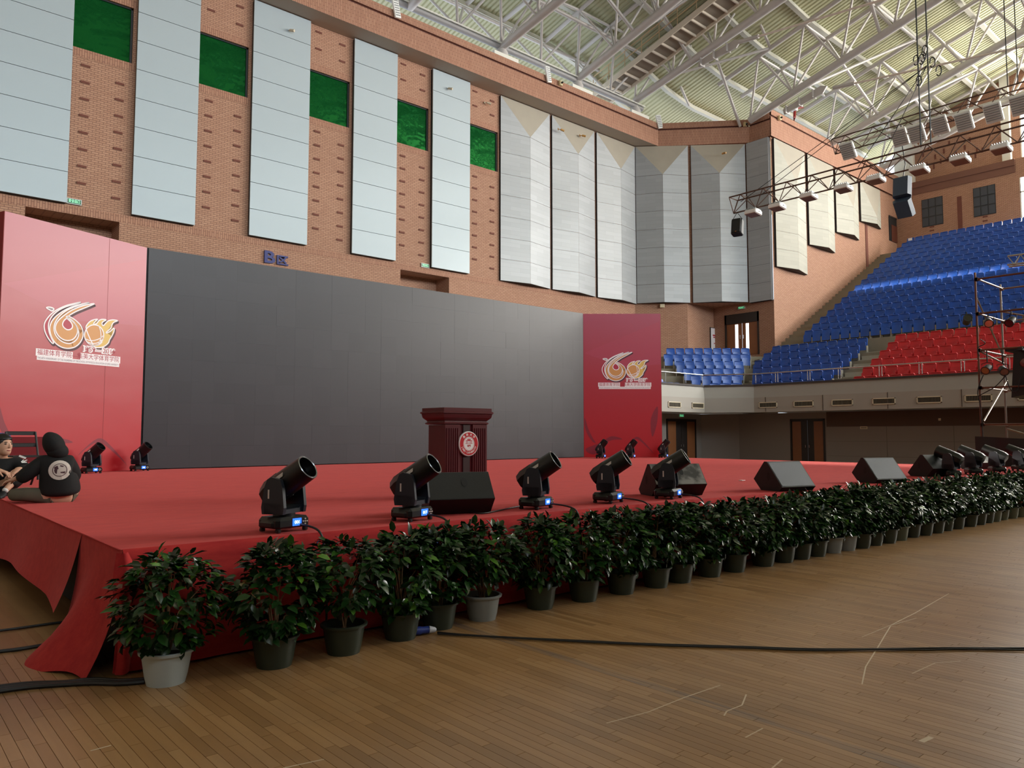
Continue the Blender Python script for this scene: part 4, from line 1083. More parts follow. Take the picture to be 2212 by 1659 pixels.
L_FLAME = [(1040,740),(1062,670),(1120,612),(1190,585),(1250,580),(1200,622),(1172,672),(1230,655),(1272,602),(1330,580),(1402,590),(1345,622),(1325,660),(1352,692),(1392,650),(1440,607),(1520,590),(1606,604),(1540,632),(1502,680),(1482,740),(1402,812),(1422,822),(1482,790),(1542,735),(1540,800),(1502,880),(1462,945),(1442,1000),(1372,1060),(1290,1085),(1200,1075),(1150,1000),(1100,900)]
def ell(cx, cy, rx, ry, n=20): return [(cx+rx*cos(2*pi*i/n), cy+ry*sin(2*pi*i/n)) for i in range(n)]
def flat_poly(pts, z):
    m = MB(); bmx_ = bmesh.new(); vs = [bmx_.verts.new((p[0], -z, p[1])) for p in pts]
    f = bmx_.faces.new(vs); r = bmesh.ops.triangulate(bmx_, faces=[f]); bmx_.verts.index_update()
    m.v = [tuple(v.co) for v in bmx_.verts]; m.f = [tuple(v.index for v in f.verts) for f in bmx_.faces]; bmx_.free(); return m
def outline(pts, w, z, closed=True):
    m = MB(); N = len(pts); P = [Vector(p) for p in pts]
    L, R = [], []
    for i in range(N):
        a = P[(i-1) % N] if closed or i else P[0]; b = P[(i+1) % N] if closed or i < N-1 else P[-1]
        d = (b-a); n = Vector((-d.y, d.x)).normalized()*w/2 if d.length > 1e-9 else Vector((0, w/2))
        L.append(P[i]+n); R.append(P[i]-n)
    m.v = [(p.x, -z, p.y) for p in L]+[(p.x, -z, p.y) for p in R]
    for i in range(N if closed else N-1): j = (i+1) % N; m.f.append((i, j, N+j, N+i))
    return m
LOGO = []   # (kind, points in banner uv, material, layer)
def U(pts): return [buv(*p) for p in pts]
def make_banner(lab, P0, P1, H, shift, sc=1.0, seam=False):
    u = (P1-P0).normalized(); L = (P1-P0).length; rz = math.atan2(u.y, u.x)
    t = thing('banner_stand', lab, 'banner', P0, rz, group='red anniversary banners')
    MB().bx(0, L, 0, .16, .004, H).build('print_face', M_BAN, t)
    MB().bx(-.012, -.001, 0, .2, .004, H).build('side_panel', M_BANSIDE, t); MB().bx(L+.001, L+.01, 0.02, .2, .004, H).build('side_panel', M_BANSIDE, t)
    cx, cz = shift
    def tr(pts): return [((p[0]-1.53)*sc+cx, (p[1]-2.5)*sc+cz) for p in pts]
    lg = MB()
    def fill(pts, m, z): flat_poly(tr([tuple(q) for q in crom(U(pts))]), z).build('logo_fill', m, t)
    def line(pts, w, z, closed=True, m=None): outline(tr([tuple(q) for q in crom(U(pts), 5, closed)]), w*sc, z, closed).build('logo_line', m or M_WHITE, t)
    for pts in (L_S1, L_S2, L_S3, L_FLAME): # printed soft shadow
        q = tr([tuple(k) for k in crom(U(pts))]); outline([(a+.02, b-.03) for a, b in q], .05, .0012).build('logo_shadow', M_SHADOW, t)
    fill(L_S1, M_REDP, .002); fill(L_S2, M_GOLD, .002); fill(L_S3, M_GOLD, .003); fill(L_HOLE, M_REDP, .004); fill(L_FLAME, M_GOLD2, .002); fill(L_LEAF, M_GREYP, .002)
    fill(ell(1185, 862, 172, 184), M_GOLD, .004)
    for pts in (L_S1, L_S2, L_S3, L_HOLE, L_LEAF, L_FLAME): line(pts, .024, .006)
    line(ell(1185, 862, 172, 184), .024, .007)
    for pts in ([(1030,930),(1110,960),(1200,955),(1290,920),(1350,870)], [(1060,980),(1140,1010),(1230,1005),(1310,960),(1355,910)], [(1270,700),(1300,790),(1305,900),(1280,980),(1250,1040)], [(1100,1020),(1180,1045),(1260,1040),(1330,990)]):
        line(pts, .018, .007, False)
    # lettering
    def tline(body, a, b, m, mo, size, z, off=0.0):
        pa, pb = tr([buv(*a)])[0], tr([buv(*b)])[0]; w = pb[0]-pa[0]
        M = frame(((pa[0]+pb[0])/2, -z, (pa[1]+pb[1])/2), (1, 0, 0), (0, 0, 1), (0, -1, 0))
        if mo: text_part('lettering_edge', body, mo, t, frame(((pa[0]+pb[0])/2, -z+.001, (pa[1]+pb[1])/2), (1, 0, 0), (0, 0, 1), (0, -1, 0)), size, 0, off, w*1.01)
        text_part('lettering', body, m, t, M, size, 0, 0, w)
    tline('1959\u20142019', (975, 1112), (1560, 1165), M_REDP, M_WHITE, .145*sc, .006, .02*sc)
    a, b = tr([buv(160, 1160)])[0], tr([buv(1640, 1315)])[0]
    for x0, x1 in ((a[0]-.02, a[0]+(b[0]-a[0])*.41), (a[0]+(b[0]-a[0])*.5, b[0]+.02)):
        MB().bx(x0, x1, -.0035, -.001, (a[1]+b[1])/2-.072*sc, (a[1]+b[1])/2+.072*sc).build('lettering_edge', M_WHITE, t)
    tline('\u798f\u5efa\u4f53\u80b2\u5b66\u9662\u2014\u96c6\u7f8e\u5927\u5b66\u4f53\u80b2\u5b66\u9662', (165, 1165), (1632, 1312), M_REDP, None, .128*sc, .006)
    a, b = tr([buv(160, 1262)])[0], tr([buv(1636, 1404)])[0]
    zz = (a[1]+b[1])/2
    MB().bx(a[0], b[0], -.0035, -.001, zz-.04*sc, zz+.04*sc).build('caption_bar', M_WHITE, t)
    tline('THE 60TH ANNIVERSARY OF THE FOUNDING OF THE SCHOOL OF PHYSICAL EDUCATION OF JIMEI UNIVERSITY', (172, 1263), (1622, 1403), M_GREYP, None, .06*sc, .006)
    # printed brush strokes at the foot
    for pts in [[(0.02, 1.1), (.12, .8), (.3, .55), (.42, .5), (.3, .7), (.15, 1.0), (.04, 1.35)], [(.05, .28), (.4, .1), (.9, .55), (1.4, .62), (1.0, .72), (.6, .5)], [(1.5, .35), (1.9, .62), (2.3, .35), (2.55, .12), (2.2, .52), (1.9, .7)]]+([] if seam else [[(2.45, 1.3), (2.7, 1.75), (2.68, 1.2), (2.5, .7)]]):
        flat_poly([tuple(q) for q in crom([(p[0]*L/2.85, p[1]) for p in pts])], .0008).build('brush_stroke', M_SWOOSH, t)
    flat_poly([(0.03, 3.6), (L-.03, 4.7), (L-.03, 3.2), (L*.5, 3.1)], .0007).build('brush_stroke', mat('print_pale_patch', 'a52c46', .36, spec=.6), t)  # paler red patch across the upper print
    if seam: MB().bx(L*.70, L*.70+.008, -.001, 0, .01, H-.01).build('seam', M_BANSIDE, t)
    return t
make_banner('tall red anniversary banner left of the video wall', BP0, BP1, 4.97, (1.53, 2.5), 1.0, True)
make_banner('red anniversary banner angled at the right of the video wall', Vector((19.04, 18.05, SZ)), Vector((21.05, 16.28, SZ)), 4.97, (1.34, 2.62), 1.0)
# ================================================================== lectern
M_MAH = mat('mahogany', '4f1219', .38, var=.18, vscale=6, coat=.1); M_EMR = mat('emblem_red', 'b5121f', .4); M_EMW = mat('emblem_white', 'e6e4e2', .4)
fl = onZ(960, 1077, SZ)
PW, PD, PH = .655, .37, 1.12
lec = thing('lectern', 'dark red wooden lectern with fluted front and round university emblem', 'lectern', (fl.x+PW/2, fl.y+PD/2, SZ))
def loft(prof, w, d, cy=0.0):
    m = MB()
    for z, o in prof: m.v += [(-w/2-o, cy-d/2-o, z), (w/2+o, cy-d/2-o, z), (w/2+o, cy+d/2+o, z), (-w/2-o, cy+d/2+o, z)]
    for k in range(len(prof)-1):
        for i in range(4): j = (i+1) % 4; m.f.append((k*4+i, k*4+j, k*4+4+j, k*4+4+i))
    n = len(prof)*4; m.f += [(3, 2, 1, 0), (n-4, n-3, n-2, n-1)]
    return m
loft([(0, .05), (.10, .05), (.12, .035), (.15, .03), (.17, .012), (.20, .0)], PW, PD).build('plinth', M_MAH, lec)
loft([(.17, 0), (.90, 0)], PW-.02, PD-.02).build('body', M_MAH, lec)
loft([(.905, .0), (.915, .022), (.928, .022), (.935, .006), (.95, .004), (.965, .02), (.99, .045), (1.02, .052), (1.04, .055), (1.045, .068), (1.062, .068), (1.07, .055)], PW, PD).build('cornice', M_MAH, lec)
loft([(1.07, .05), (1.112, .05)], PW, PD).build('top_board', M_MAH, lec)
for sx in (-1, 1):
    pil = MB().bx(min(sx*.33, sx*.10), max(sx*.33, sx*.10), -PD/2-.012, -PD/2+.02, .19, .905).build('pilaster', M_MAH, lec)
    fm = MB().tube((0, 0, .26), (0, 0, .86), .011, 8).mesh('flute', M_MAH, True)
    for k in range(6): link('flute', fm, pil, (sx*(.135+.033*k), -PD/2-.013, 0))
MB().bx(-.045, .06, -PD/2-.004, -PD/2+.01, .2, .9).build('centre_recess', mat('mahogany_dark', '2a090d', .5), lec)
em = MB().lathe([(.155, 0), (.155, .018), (.148, .024)], 40, axis=((.02, -PD/2-.012, .665), (0, -1, 0))).build('emblem', M_EMW, lec, smooth=True)
yE = -PD/2-.037
def ring(r0, r1, m, y, name):
    b = MB(); n = 48
    for i in range(n): a = 2*pi*i/n; b.v += [(.02+r0*cos(a), y, .665+r0*sin(a)), (.02+r1*cos(a), y, .665+r1*sin(a))]
    b.f = [(2*i, 2*i+1, 2*((i+1) % n)+1, 2*((i+1) % n)) for i in range(n)]; return b.build(name, m, em)
ring(.088, .143, M_EMR, yE, 'emblem_ring')
ring(.078, .081, M_EMR, yE, 'emblem_ring')
for ch, a in zip('JIMEI UNIVERSITY', [202+i*(338-202)/15 for i in range(16)]):
    if ch == ' ': continue
    ar = radians(a); p = (.02+.1135*cos(ar), yE-.001, .665+.1135*sin(ar)); x = (-sin(ar), 0, cos(ar)); up = (-cos(ar), 0, -sin(ar))
    text_part('emblem_letter', ch, M_EMW, em, frame(p, x, up, (0, -1, 0)), .034, 0, .0008)
for ch, a in zip('\u96c6\u7f8e\u5927\u5b66', (132, 105, 75, 48)):
    ar = radians(a); p = (.02+.114*cos(ar), yE-.001, .665+.114*sin(ar)); x = (sin(ar), 0, -cos(ar)); up = (cos(ar), 0, sin(ar))
    text_part('emblem_letter', ch, M_EMW, em, frame(p, x, up, (0, -1, 0)), .036, 0, .0006)
g = MB(); cx, cz, y1, y0 = .02, .672, yE, yE+.002
for x0, x1, z0, z1 in ((-.06, .06, -.008, -.004), (-.045, -.037, -.004, .03), (-.022, -.014, -.004, .03), (.014, .022, -.004, .03), (.037, .045, -.004, .03), (-.05, .05, .03, .036), (-.03, .03, .042, .047), (-.022, .022, .036, .042), (-.036, .036, .047, .05), (-.02, .02, .055, .058)):
    g.bx(cx+x0, cx+x1, y1, y0, cz+z0, cz+z1)
g.build('emblem_gate', M_EMR, em)
text_part('emblem_letter', '\u8bda\u6bc5', M_EMR, em, frame((.02, yE-.001, .638), (1, 0, 0), (0, 0, 1), (0, -1, 0)), .03, 0, .0006)
text_part('emblem_letter', '1918', M_EMR, em, frame((.02, yE-.001, .612), (1, 0, 0), (0, 0, 1), (0, -1, 0)), .014, 0, 0)
# ================================================================== moving-head lights
M_MH = mat('mh_black', '0e0f11', .38, spec=.5); M_MHY = mat('mh_yoke', '1d222b', .45); M_RIM = mat('mh_rim', 'aab0b4', .25, .8)
M_LENS = mat('mh_lens', '05060a', .05, spec=1.0); M_SCREEN = mat('mh_screen', '1a4fd0', .3, emit='2f6cff', estr=1.6); M_SCRTXT = mat('mh_screen_text', 'ffffff', .3, emit='dfeaff', estr=2.0)
M_TAG = mat('mh_sticker', 'cfc4bc', .5)
def moving_head(lab, loc, base_rz, aim_az, tilt, txt, grp, rim=True):
    """base front faces local -Y; aim_az: world azimuth of the beam"""
    t = thing('moving_head_light', lab, 'stage light', loc, base_rz, group=grp); t.scale = (.89, .89, .89)
    b = MB().cbox((0, 0, .085), (.37, .29, .10), .03); b.cbox((0, 0, .075), (.41, .20, .06), .02); b.build('base', M_MH, t, smooth=True, angle=30)
    fm = MB().cbox((0, 0, .018), (.045, .045, .036), .01).mesh('foot', M_MH)
    for sx in (-.15, .15):
        for sy in (-.11, .11): link('foot', fm, t, (sx, sy, 0))
    sc = MB().bx(-.02, .075, -.151, -.145, .052, .118).build('display', M_SCREEN, t)
    text_part('digits', txt, M_SCRTXT, sc, frame((.028, -.1518, .083), (1, 0, 0), (0, 0, 1), (0, -1, 0)), .04, 0, .001)
    bt = MB()
    for dx, dz in ((0, 0), (.022, 0), (-.022, 0), (0, .022), (0, -.022)): bt.lathe([(.007, 0), (.007, .006)], 8, axis=((.12+dx, -.145, .085+dz), (0, -1, 0)))
    bt.build('buttons', M_TAG, t)
    MB().lathe([(.10, .134), (.10, .155), (.085, .165)], 20).build('turntable', M_MH, t, smooth=True)
    # yoke, turned towards the beam azimuth
    rel = aim_az-base_rz
    R = Matrix.Rotation(rel, 4, 'Z')          # local +X = beam direction
    pz = .42
    y = MB()
    prof = [(-.11, .16), (.11, .16), (.12, .22), (.10, .40), (.075, .47), (-.02, .49), (-.06, .47), (-.09, .40), (-.12, .22)]
    for s in (-1, 1):
        a, c = sorted((s*.135, s*.175)); y.prism(prof, 'y', a, c)
    y.prism([(-.175, .16), (.175, .16), (.175, .26), (.10, .20), (-.10, .20), (-.175, .26)], 'x', -.09, .09)
    y.xf(R); y.build('yoke', M_MHY, t)
    A = R @ Matrix.Translation((0, 0, pz)) @ Matrix.Rotation(-tilt, 4, 'Y')
    h = MB(); prof = [(.05, -.24), (.10, -.225), (.128, -.15), (.13, .0), (.122, .12), (.118, .27), (.112, .285)]
    n = 12; h.lathe(prof[:4], 8, cap=True); h.xf(Matrix.Rotation(radians(22.5), 4, 'Z')); k0 = len(h.v)
    h.lathe([(.125, -.02), (.122, .12), (.118, .27), (.118, .29), (.102, .29), (.098, .2)], 28, cap=False)
    h.xf(A @ Matrix.Rotation(pi/2, 4, 'Y')); hd = h.build('head', M_MH, t, smooth=True, angle=32)
    l = MB().lathe([(.0985, 0), (.08, .012), (.04, .02), (.001, .022)], 24, (0, 0, .2), cap=False); l.xf(A @ Matrix.Rotation(pi/2, 4, 'Y')); l.build('lens', M_LENS, hd, smooth=True)
    if rim:
        r = MB()
        N = 28; r.v = [((.111+.007*cos(q*pi/2))*cos(2*pi*i/N), (.111+.007*cos(q*pi/2))*sin(2*pi*i/N), .291+.005*sin(q*pi/2)) for q in range(4) for i in range(N)]
        for q in range(4):
            for i in range(N): r.f.append((q*N+i, q*N+(i+1) % N, ((q+1) % 4)*N+(i+1) % N, ((q+1) % 4)*N+i))
        r.xf(A @ Matrix.Rotation(pi/2, 4, 'Y')); r.build('lens_rim', M_RIM, hd, smooth=True)
    s = MB().add([(-.1, -.132, .03), (.1, -.129, .03), (.12, -.128, .06), (-.04, -.131, .06)], [(0, 1, 2, 3)]); s.xf(A); s.build('sticker', M_TAG, hd)
    s = MB().bx(-.05, -.035, -.177, -.1745, .3, .38); s.xf(R); s.build('label_strip', M_TAG, t)
    return t
AIM = math.atan2(-.87, .50)
FH = [(613, 1147, '001'), (890, 1124, '017'), (1158, 1099, '033'), (1314, 1086, '049'), (1444, 1077, '065')]
FLAB = ['moving-head light on the stage edge nearest the left corner, its display reading 001', 'moving-head light on the stage edge left of the lectern wedge speaker', 'moving-head light on the stage edge right of the lectern wedge speaker', 'moving-head light on the stage edge, fourth from the left', 'moving-head light on the stage edge in front of the scuffed wedge speaker']
def cord(name, lab, pts, r, cat='cable', parent=None, m=None, grp=None):
    o = MB().path([tuple(q) for q in crom([tuple(p) for p in pts], 6, False)], r, 6).build(name, m or M_BLACKM, smooth=True)
    return tag(o, lab, cat, group=grp)
for i, (px, py, tx) in enumerate(FH):
    p = onZ(px, py, SZ); p.y = max(p.y, fy(p.x)+.22)
    moving_head(FLAB[i], (p.x, p.y, SZ+.004), radians(14), AIM, radians(33), tx, 'moving-head lights along the stage front')
    x, yf = p.x, fy(p.x)
    cord('stage_cable', 'black cable hanging over the stage edge below the %s moving-head light' % ORD[i], [(x+.08, p.y-.13, SZ+.06), (x+.14, yf-.02, SZ+.02), (x+.17, yf-.07, SZ-.15), (x+.18, yf-.09, SZ-.5), (x+.18, yf-.09, .12)], .009, grp='cords over the stage edge')
for i, (px, py) in enumerate(((187, 1021), (290, 1016))):
    p = onZ(px, py, SZ); moving_head('moving-head light at the foot of the left banner, %s one' % ('left', 'right')[i], (p.x, p.y-.4, SZ+.004), radians(10), math.atan2(-.75, .66), radians(42), '193', 'moving-head lights before the left banner', False)
for i, (px, py) in enumerate(((1298, 988), (1362, 988), (1433, 986))):
    p = onZ(px, py, SZ); k = .965
    moving_head('small moving-head light at the foot of the right banner, %s from the left' % ORD[i], (p.x*(k if i < 2 else .945), (p.y)*(k if i < 2 else .945), SZ+.004), radians(20), math.atan2(-.9, .4), radians(50), '145', 'moving-head lights before the right banner', False)
for i, (px, py) in enumerate(((2075, 1031), (2122, 1026), (2172, 1022), (2222, 1018))):
    p = onZ(px, py, SZ)
    moving_head('moving-head light tilted towards the screen at the right stage end, %s from the left' % ORD[i], (p.x, p.y+.15, SZ+.004), radians(35), radians(88), radians(24), '2%02d' % (25+16*i), 'moving-head lights at the right stage end', False)
# ================================================================== wedge monitors
M_WOODBLK = mat('wedge_black', '151516', .6, var=.2, vscale=6, bump=.08, bscale=80); M_GRL = mat('wedge_grille', '39404a', .5, .2, bump=.5, bscale=300)
def worn(name, c, d):
    s = NT(name); tc = s.n('ShaderNodeTexCoord'); nz = s.n('ShaderNodeTexNoise'); nz.inputs['Scale'].default_value = 5; nz.inputs['Detail'].default_value = 7; s.l(tc.outputs['Object'], nz.inputs['Vector'])
    mr = s.n('ShaderNodeMapRange'); mr.inputs[1].default_value = .42; mr.inputs[2].default_value = .58; s.l(nz.outputs[0], mr.inputs[0])
    s.l(s.mix(mr.outputs[0], lin(c), lin(d)), s.b.inputs['Base Color']); s.b.inputs['Roughness'].default_value = .6; return s.m
M_SCUFF = worn('wedge_scuffed', '3a3938', '8d8a87')
def wedge(lab, loc, rz, back_mat, w=.66):
    """local: grille side faces +Y, back (handle side) faces -Y"""
    t = thing('wedge_monitor', lab, 'speaker', loc, rz, group='wedge stage monitors')
    P = [(-.10, 0), (.24, 0), (.30, .06), (.02, .40), (-.03, .40), (-.24, .15)]
    MB().prism(P, 'x', -w/2, w/2).build('cabinet', M_WOODBLK, t)
    def panel(a, b, off, ins, m, name):
        a, b = Vector(a), Vector(b); d = (b-a).normalized(); n = Vector((d.y, -d.x))
        a2, b2 = a+d*ins+n*off, b-d*ins+n*off
        return MB().quad((-w/2+ins, a2.x, a2.y), (w/2-ins, a2.x, a2.y), (w/2-ins, b2.x, b2.y), (-w/2+ins, b2.x, b2.y)).build(name, m, t)
    panel((.02, .40), (.30, .06), -.004, .015, M_GRL, 'grille')
    a, b = Vector((-.24, .15)), Vector((-.03, .40)); d = (b-a).normalized(); n = Vector((-d.y, d.x))
    q0, q1 = a+d*.004+n*.003, b-d*.004+n*.003
    MB().quad((-w/2+.006, q0.x, q0.y), (w/2-.006, q0.x, q0.y), (w/2-.006, q1.x, q1.y), (-w/2+.006, q1.x, q1.y)).build('back_panel', back_mat, t)
    c = a+d*.20+n*.006
    pts = []
    for k in range(12):
        ang = 2*pi*k/12; pts.append((.05+.035*cos(ang)*.9, c.x+d.x*(.055*sin(ang)), c.y+d.y*(.055*sin(ang))))
    MB().poly(pts).build('handle_recess', M_DARK, t)
    for s in (-1, 1):
        hp = MB(); x = s*(w/2+.002)
        hp.poly([(x, .05+.03*cos(k*pi/5), .20+.06*sin(k*pi/5)) for k in range(10)]); hp.build('handle_recess', M_DARK, t)
    return t
def wpos(px, py, dy): p = onZ(px, py, SZ); return (p.x, p.y+dy, SZ+.003)
wedge('black wedge speaker lying back to view in front of the lectern', wpos(1025, 1113, .30), radians(-20), M_WOODBLK, .66)
wedge('scuffed grey-backed wedge speaker behind the fifth stage-edge light', wpos(1497, 1073, .30), radians(-27), M_SCUFF, .70)
wedge('wedge speaker with grille lit, left of the pair at mid stage edge', wpos(1720, 1060, .20), radians(164), M_WOODBLK, .62)
wedge('wedge speaker with grille lit, right of the pair at mid stage edge', wpos(1924, 1043, .20), radians(158), M_WOODBLK, .62)
wedge('wedge speaker showing its handle side beside the right-end lights', wpos(2048, 1030, .25), radians(-18), worn('wedge_dusty', '191a1b', '3c3d3e'), .62)
wedge('wedge speaker half hidden behind the right-end lights', (19.3, 6.0, SZ+.003), radians(-15), M_SCUFF, .62)
cord('speaker_cable', 'thin cable trailing from the lectern wedge speaker', [onZ(1003, 1100, SZ+.03), onZ(1025, 1108, SZ+.01), onZ(1050, 1108, SZ+.01), onZ(1090, 1100, SZ+.012), onZ(1125, 1093, SZ+.012)], .007)
p = onZ(1603, 1037, SZ+.012)
tag(MB().cbox((p.x, p.y, p.z-.004), (.1, .07, .008), .003).build('paper_scrap', M_WHITE), 'small white paper scrap on the red carpet right of the scuffed wedge', 'paper')
# ================================================================== potted shrubs
def leaf_mat():
    s = NT('leaf'); ge = s.n('ShaderNodeNewGeometry'); oi = s.n('ShaderNodeObjectInfo')
    rnd = s.math('FRACT', s.math('ADD', ge.outputs['Random Per Island'], oi.outputs['Random']))
    cr = s.n('ShaderNodeValToRGB'); s.l(rnd, cr.inputs[0]); e = cr.color_ramp.elements
    e[0].color = lin('12260f'); e[1].color = lin('4f7a24'); e[1].position = 1.0
    for p_, c_ in ((.5, '1b3a17'), (.86, '244a1c'), (.95, '3f6a22')): k = e.new(p_); k.color = lin(c_)
    s.l(cr.outputs[0], s.b.inputs['Base Color']); s.b.inputs['Roughness'].default_value = .28; s.b.inputs['Specular IOR Level'].default_value = .55
    return s.m
M_LEAF = leaf_mat(); M_STEM = mat('stem', '8a6a4c', .8, var=.2); M_SOIL = mat('soil', '1d1712', .95)
M_POTG = mat('pot_green', '2f382c', .45); M_POTW = mat('pot_white', 'b9c4c4', .45); M_POTGY = mat('pot_grey', '8d9290', .5, var=.1); M_POTOL = mat('pot_olive', '5c6250', .5)
def leaf_pts(c, tip, up, L, W):
    """pointed oval, slightly folded and drooping"""
    tip = tip.normalized(); sd = tip.cross(up).normalized(); up = sd.cross(tip)
    p = lambda a, b, h: c+tip*(a*L)+sd*(b*W)+up*(h*L)
    return [p(0, 0, 0), p(.3, .42, .06), p(.68, .36, .03), p(1, 0, -.14), p(.68, -.36, .03), p(.3, -.42, .06), p(.35, 0, -.01), p(.7, 0, -.05)]
LF = [(0, 6, 1), (1, 6, 7, 2), (2, 7, 3), (0, 5, 6), (5, 4, 7, 6), (4, 3, 7)]
def foliage(seed, n_tips, R=.30, z0=.27, z1=.80):
    r = random.Random(seed); out = []; tips = []
    for k in range(n_tips):
        th = r.uniform(0, 2*pi); f = 1-r.random()**1.4*.98
        z = z0+(z1-z0)*f; prof = sqrt(max(.05, 1-((f-.58)/.62)**2)); rad = R*prof*(.45+.6*sqrt(r.random()))*r.uniform(.85, 1.15)*(1-.45*max(0, f-.8)/.2)
        tips.append(Vector((rad*cos(th), rad*sin(th), z)))
    for tp in tips:
        o = Vector((tp.x, tp.y, .35*(tp.z-.5))).normalized()
        for q in range(r.randint(4, 7)):
            a = r.uniform(0, 2*pi); d = (o*r.uniform(.5, 1.0)+Vector((cos(a), sin(a), 0))*.7+Vector((0, 0, r.uniform(-.75, .15) if tp.z > .36 else r.uniform(-.3, .3)))).normalized()
            up = (Vector((0, 0, 1))*.9+o*.6+Vector((r.uniform(-.3, .3), r.uniform(-.3, .3), 0))).normalized()
            if abs(d.dot(up)) > .97: continue
            L = r.uniform(.065, .115)
            out.append((tp+d*r.uniform(.0, .03)-Vector((0, 0, q*.012)), d, up, L, L*r.uniform(.5, .66)))
    return out, tips
VAR = []
for v in range(6):
    lv, tips = foliage(100+v, 150); m = MB()
    for c, d, up, L, Wd in lv: m.add(leaf_pts(c, d, up, L, Wd), LF)
    st = MB(); rr = random.Random(v)
    for tp in tips[::9]:
        b = Vector((rr.uniform(-.03, .03), rr.uniform(-.03, .03), .17)); mid = b.lerp(tp, .5)+Vector((0, 0, .04)); mid.x *= .7; mid.y *= .7
        st.path([b, mid, tp], [.006, .004, .002], 5)
    VAR.append((m.mesh('foliage', M_LEAF, True, 70), st.mesh('stem', M_STEM, True)))
def pot_mesh(m, r=.162, h=.215):
    prof = [(r*.72, 0), (r*.74, .015), (r*.80, .05), (r*.93, h*.85), (r*.95, h-.022), (r*1.05, h-.02), (r*1.07, h-.005), (r*1.03, h), (r*.93, h-.003), (r*.90, h-.05), (r*.88, h-.06)]
    return MB().lathe(prof, 32).mesh('pot', m, True, 50)
PM = {k: pot_mesh(m) for k, m in (('dark green', M_POTG), ('white', M_POTW), ('grey', M_POTGY), ('olive', M_POTOL))}
SOIL = MB().lathe([(.001, .168), (.144, .165)], 20, cap=False).mesh('soil', M_SOIL)
POTS = [(358, 1485), (592, 1447), (742, 1418), (865, 1386), (941, 1360), (1041, 1343), (1165, 1318), (1255, 1300), (1332, 1283), (1417, 1271), (1466, 1260), (1529, 1247), (1573, 1235), (1639, 1223), (1692, 1216), (1728, 1209), (1762, 1203), (1795, 1195), (1827, 1190), (1859, 1185), (1886, 1179), (1916, 1174), (1940, 1168), (1964, 1161), (1995, 1157), (2020, 1152), (2040, 1147), (2064, 1143), (2092, 1138), (2112, 1134), (2129, 1130), (2145, 1127), (2160, 1123), (2182, 1120), (2201, 1117), (2218, 1114)]
PCOL = {0: 'white', 5: 'grey', 17: 'grey', 18: 'grey', 22: 'olive', 33: 'olive', 32: 'olive', 34: 'olive', 35: 'olive', 31: 'olive'}
rp = random.Random(11)
for i, (px, py) in enumerate(POTS):
    p = onZ(px, py, 0); d = Vector((p.x, p.y, 0)).normalized()*.11; p = p+d
    if i > 6: p.y = min(p.y, fy(p.x)-.33)
    else: p.y = min(p.y, fy(p.x)-.30)
    pc = PCOL.get(i, 'dark green'); sc = rp.uniform(.96, 1.06)
    t = thing('potted_shrub', 'glossy leafy shrub in a %s plastic pot, %s from the left' % (pc, ORD[i]), 'potted plant', (p.x, p.y, 0), rp.uniform(0, 6.28), group='potted shrubs along the stage front')
    link('pot', PM[pc], t); link('soil', SOIL, t)
    if i < 12:
        lv, tips = foliage(300+i, 165 if i != 2 else 130, z0=.27 if i not in (2, 5) else .37)
        if i == 2: lv = [(c, dd, up, L*.95, Wd) for c, dd, up, L, Wd in lv]
        lv.sort(key=lambda q: -(Vector((q[0].x, q[0].y, (q[0].z-.5)*.8)).length))
        R0 = Matrix.Rotation(-t.rotation_euler.z, 3, 'Z'); cd_ = R0 @ (-Vector((p.x, p.y, 0)).normalized())
        face = sorted(lv, key=lambda q: -(q[0].x*cd_.x+q[0].y*cd_.y+.3*q[0].z))
        for c, dd, up, L, Wd in face[:(230 if i < 6 else 160)]: MB().add(leaf_pts(c, dd, up, L, Wd), LF).build('leaf', M_LEAF, t, smooth=True, angle=70)
        m = MB()
        for c, dd, up, L, Wd in face[(230 if i < 6 else 160):]: m.add(leaf_pts(c, dd, up, L, Wd), LF)
        o = m.build('foliage', M_LEAF, t, smooth=True, angle=70); o['kind'] = 'stuff'
        st = MB(); rr = random.Random(i)
        for tp in tips[::14]:
            b = Vector((rr.uniform(-.02, .02), rr.uniform(-.02, .02), .15)); mid = b.lerp(tp, .5)+Vector((0, 0, .05)); mid.x *= .55; mid.y *= .55
            st.path([b, mid, tp], [.008, .005, .002], 5)
        st.build('stem', M_STEM, t, smooth=True)
    else:
        o = link('foliage', VAR[i % 6][0], t); o['kind'] = 'stuff'; o.scale = (1, 1, sc); o2 = link('stem', VAR[i % 6][1], t); o2.scale = (1, 1, sc)
# ================================================================== floor cables
def fl_(pts, z=.012): return [onZ(x, y, z) for x, y in pts]
cord('floor_cable', 'long black cable across the wooden floor to the right edge, upper strand', fl_([(945, 1366), (1000, 1371), (1100, 1377), (1250, 1384), (1400, 1391), (1600, 1397), (1750, 1402), (1900, 1402), (2050, 1400), (2240, 1400), (2500, 1392)]), .008)
cord('floor_cable', 'long black cable across the wooden floor to the right edge, lower strand', fl_([(945, 1369), (1050, 1375), (1250, 1386), (1450, 1395), (1600, 1399), (1750, 1405), (1900, 1403), (2000, 1404), (2100, 1402), (2240, 1404), (2500, 1398)]), .006)
p = onZ(918, 1363, .035)
t = thing('power_plug', 'blue industrial power plug on the floor between the pots', 'plug', (p.x, p.y, 0))
M_PLUG = mat('plug_blue', '2c3f8c', .4)
MB().lathe([(.032, 0), (.034, .05), (.028, .06), (.028, .12)], 16, axis=((-.07, .05, .036), (1, -.35, 0))).build('body', M_PLUG, t, smooth=True)
MB().lathe([(.03, 0), (.02, .05), (.012, .06)], 16, axis=((.045, .01, .036), (1, -.35, -.1))).build('gland', mat('plug_white', 'b9bcc4', .5), t, smooth=True)
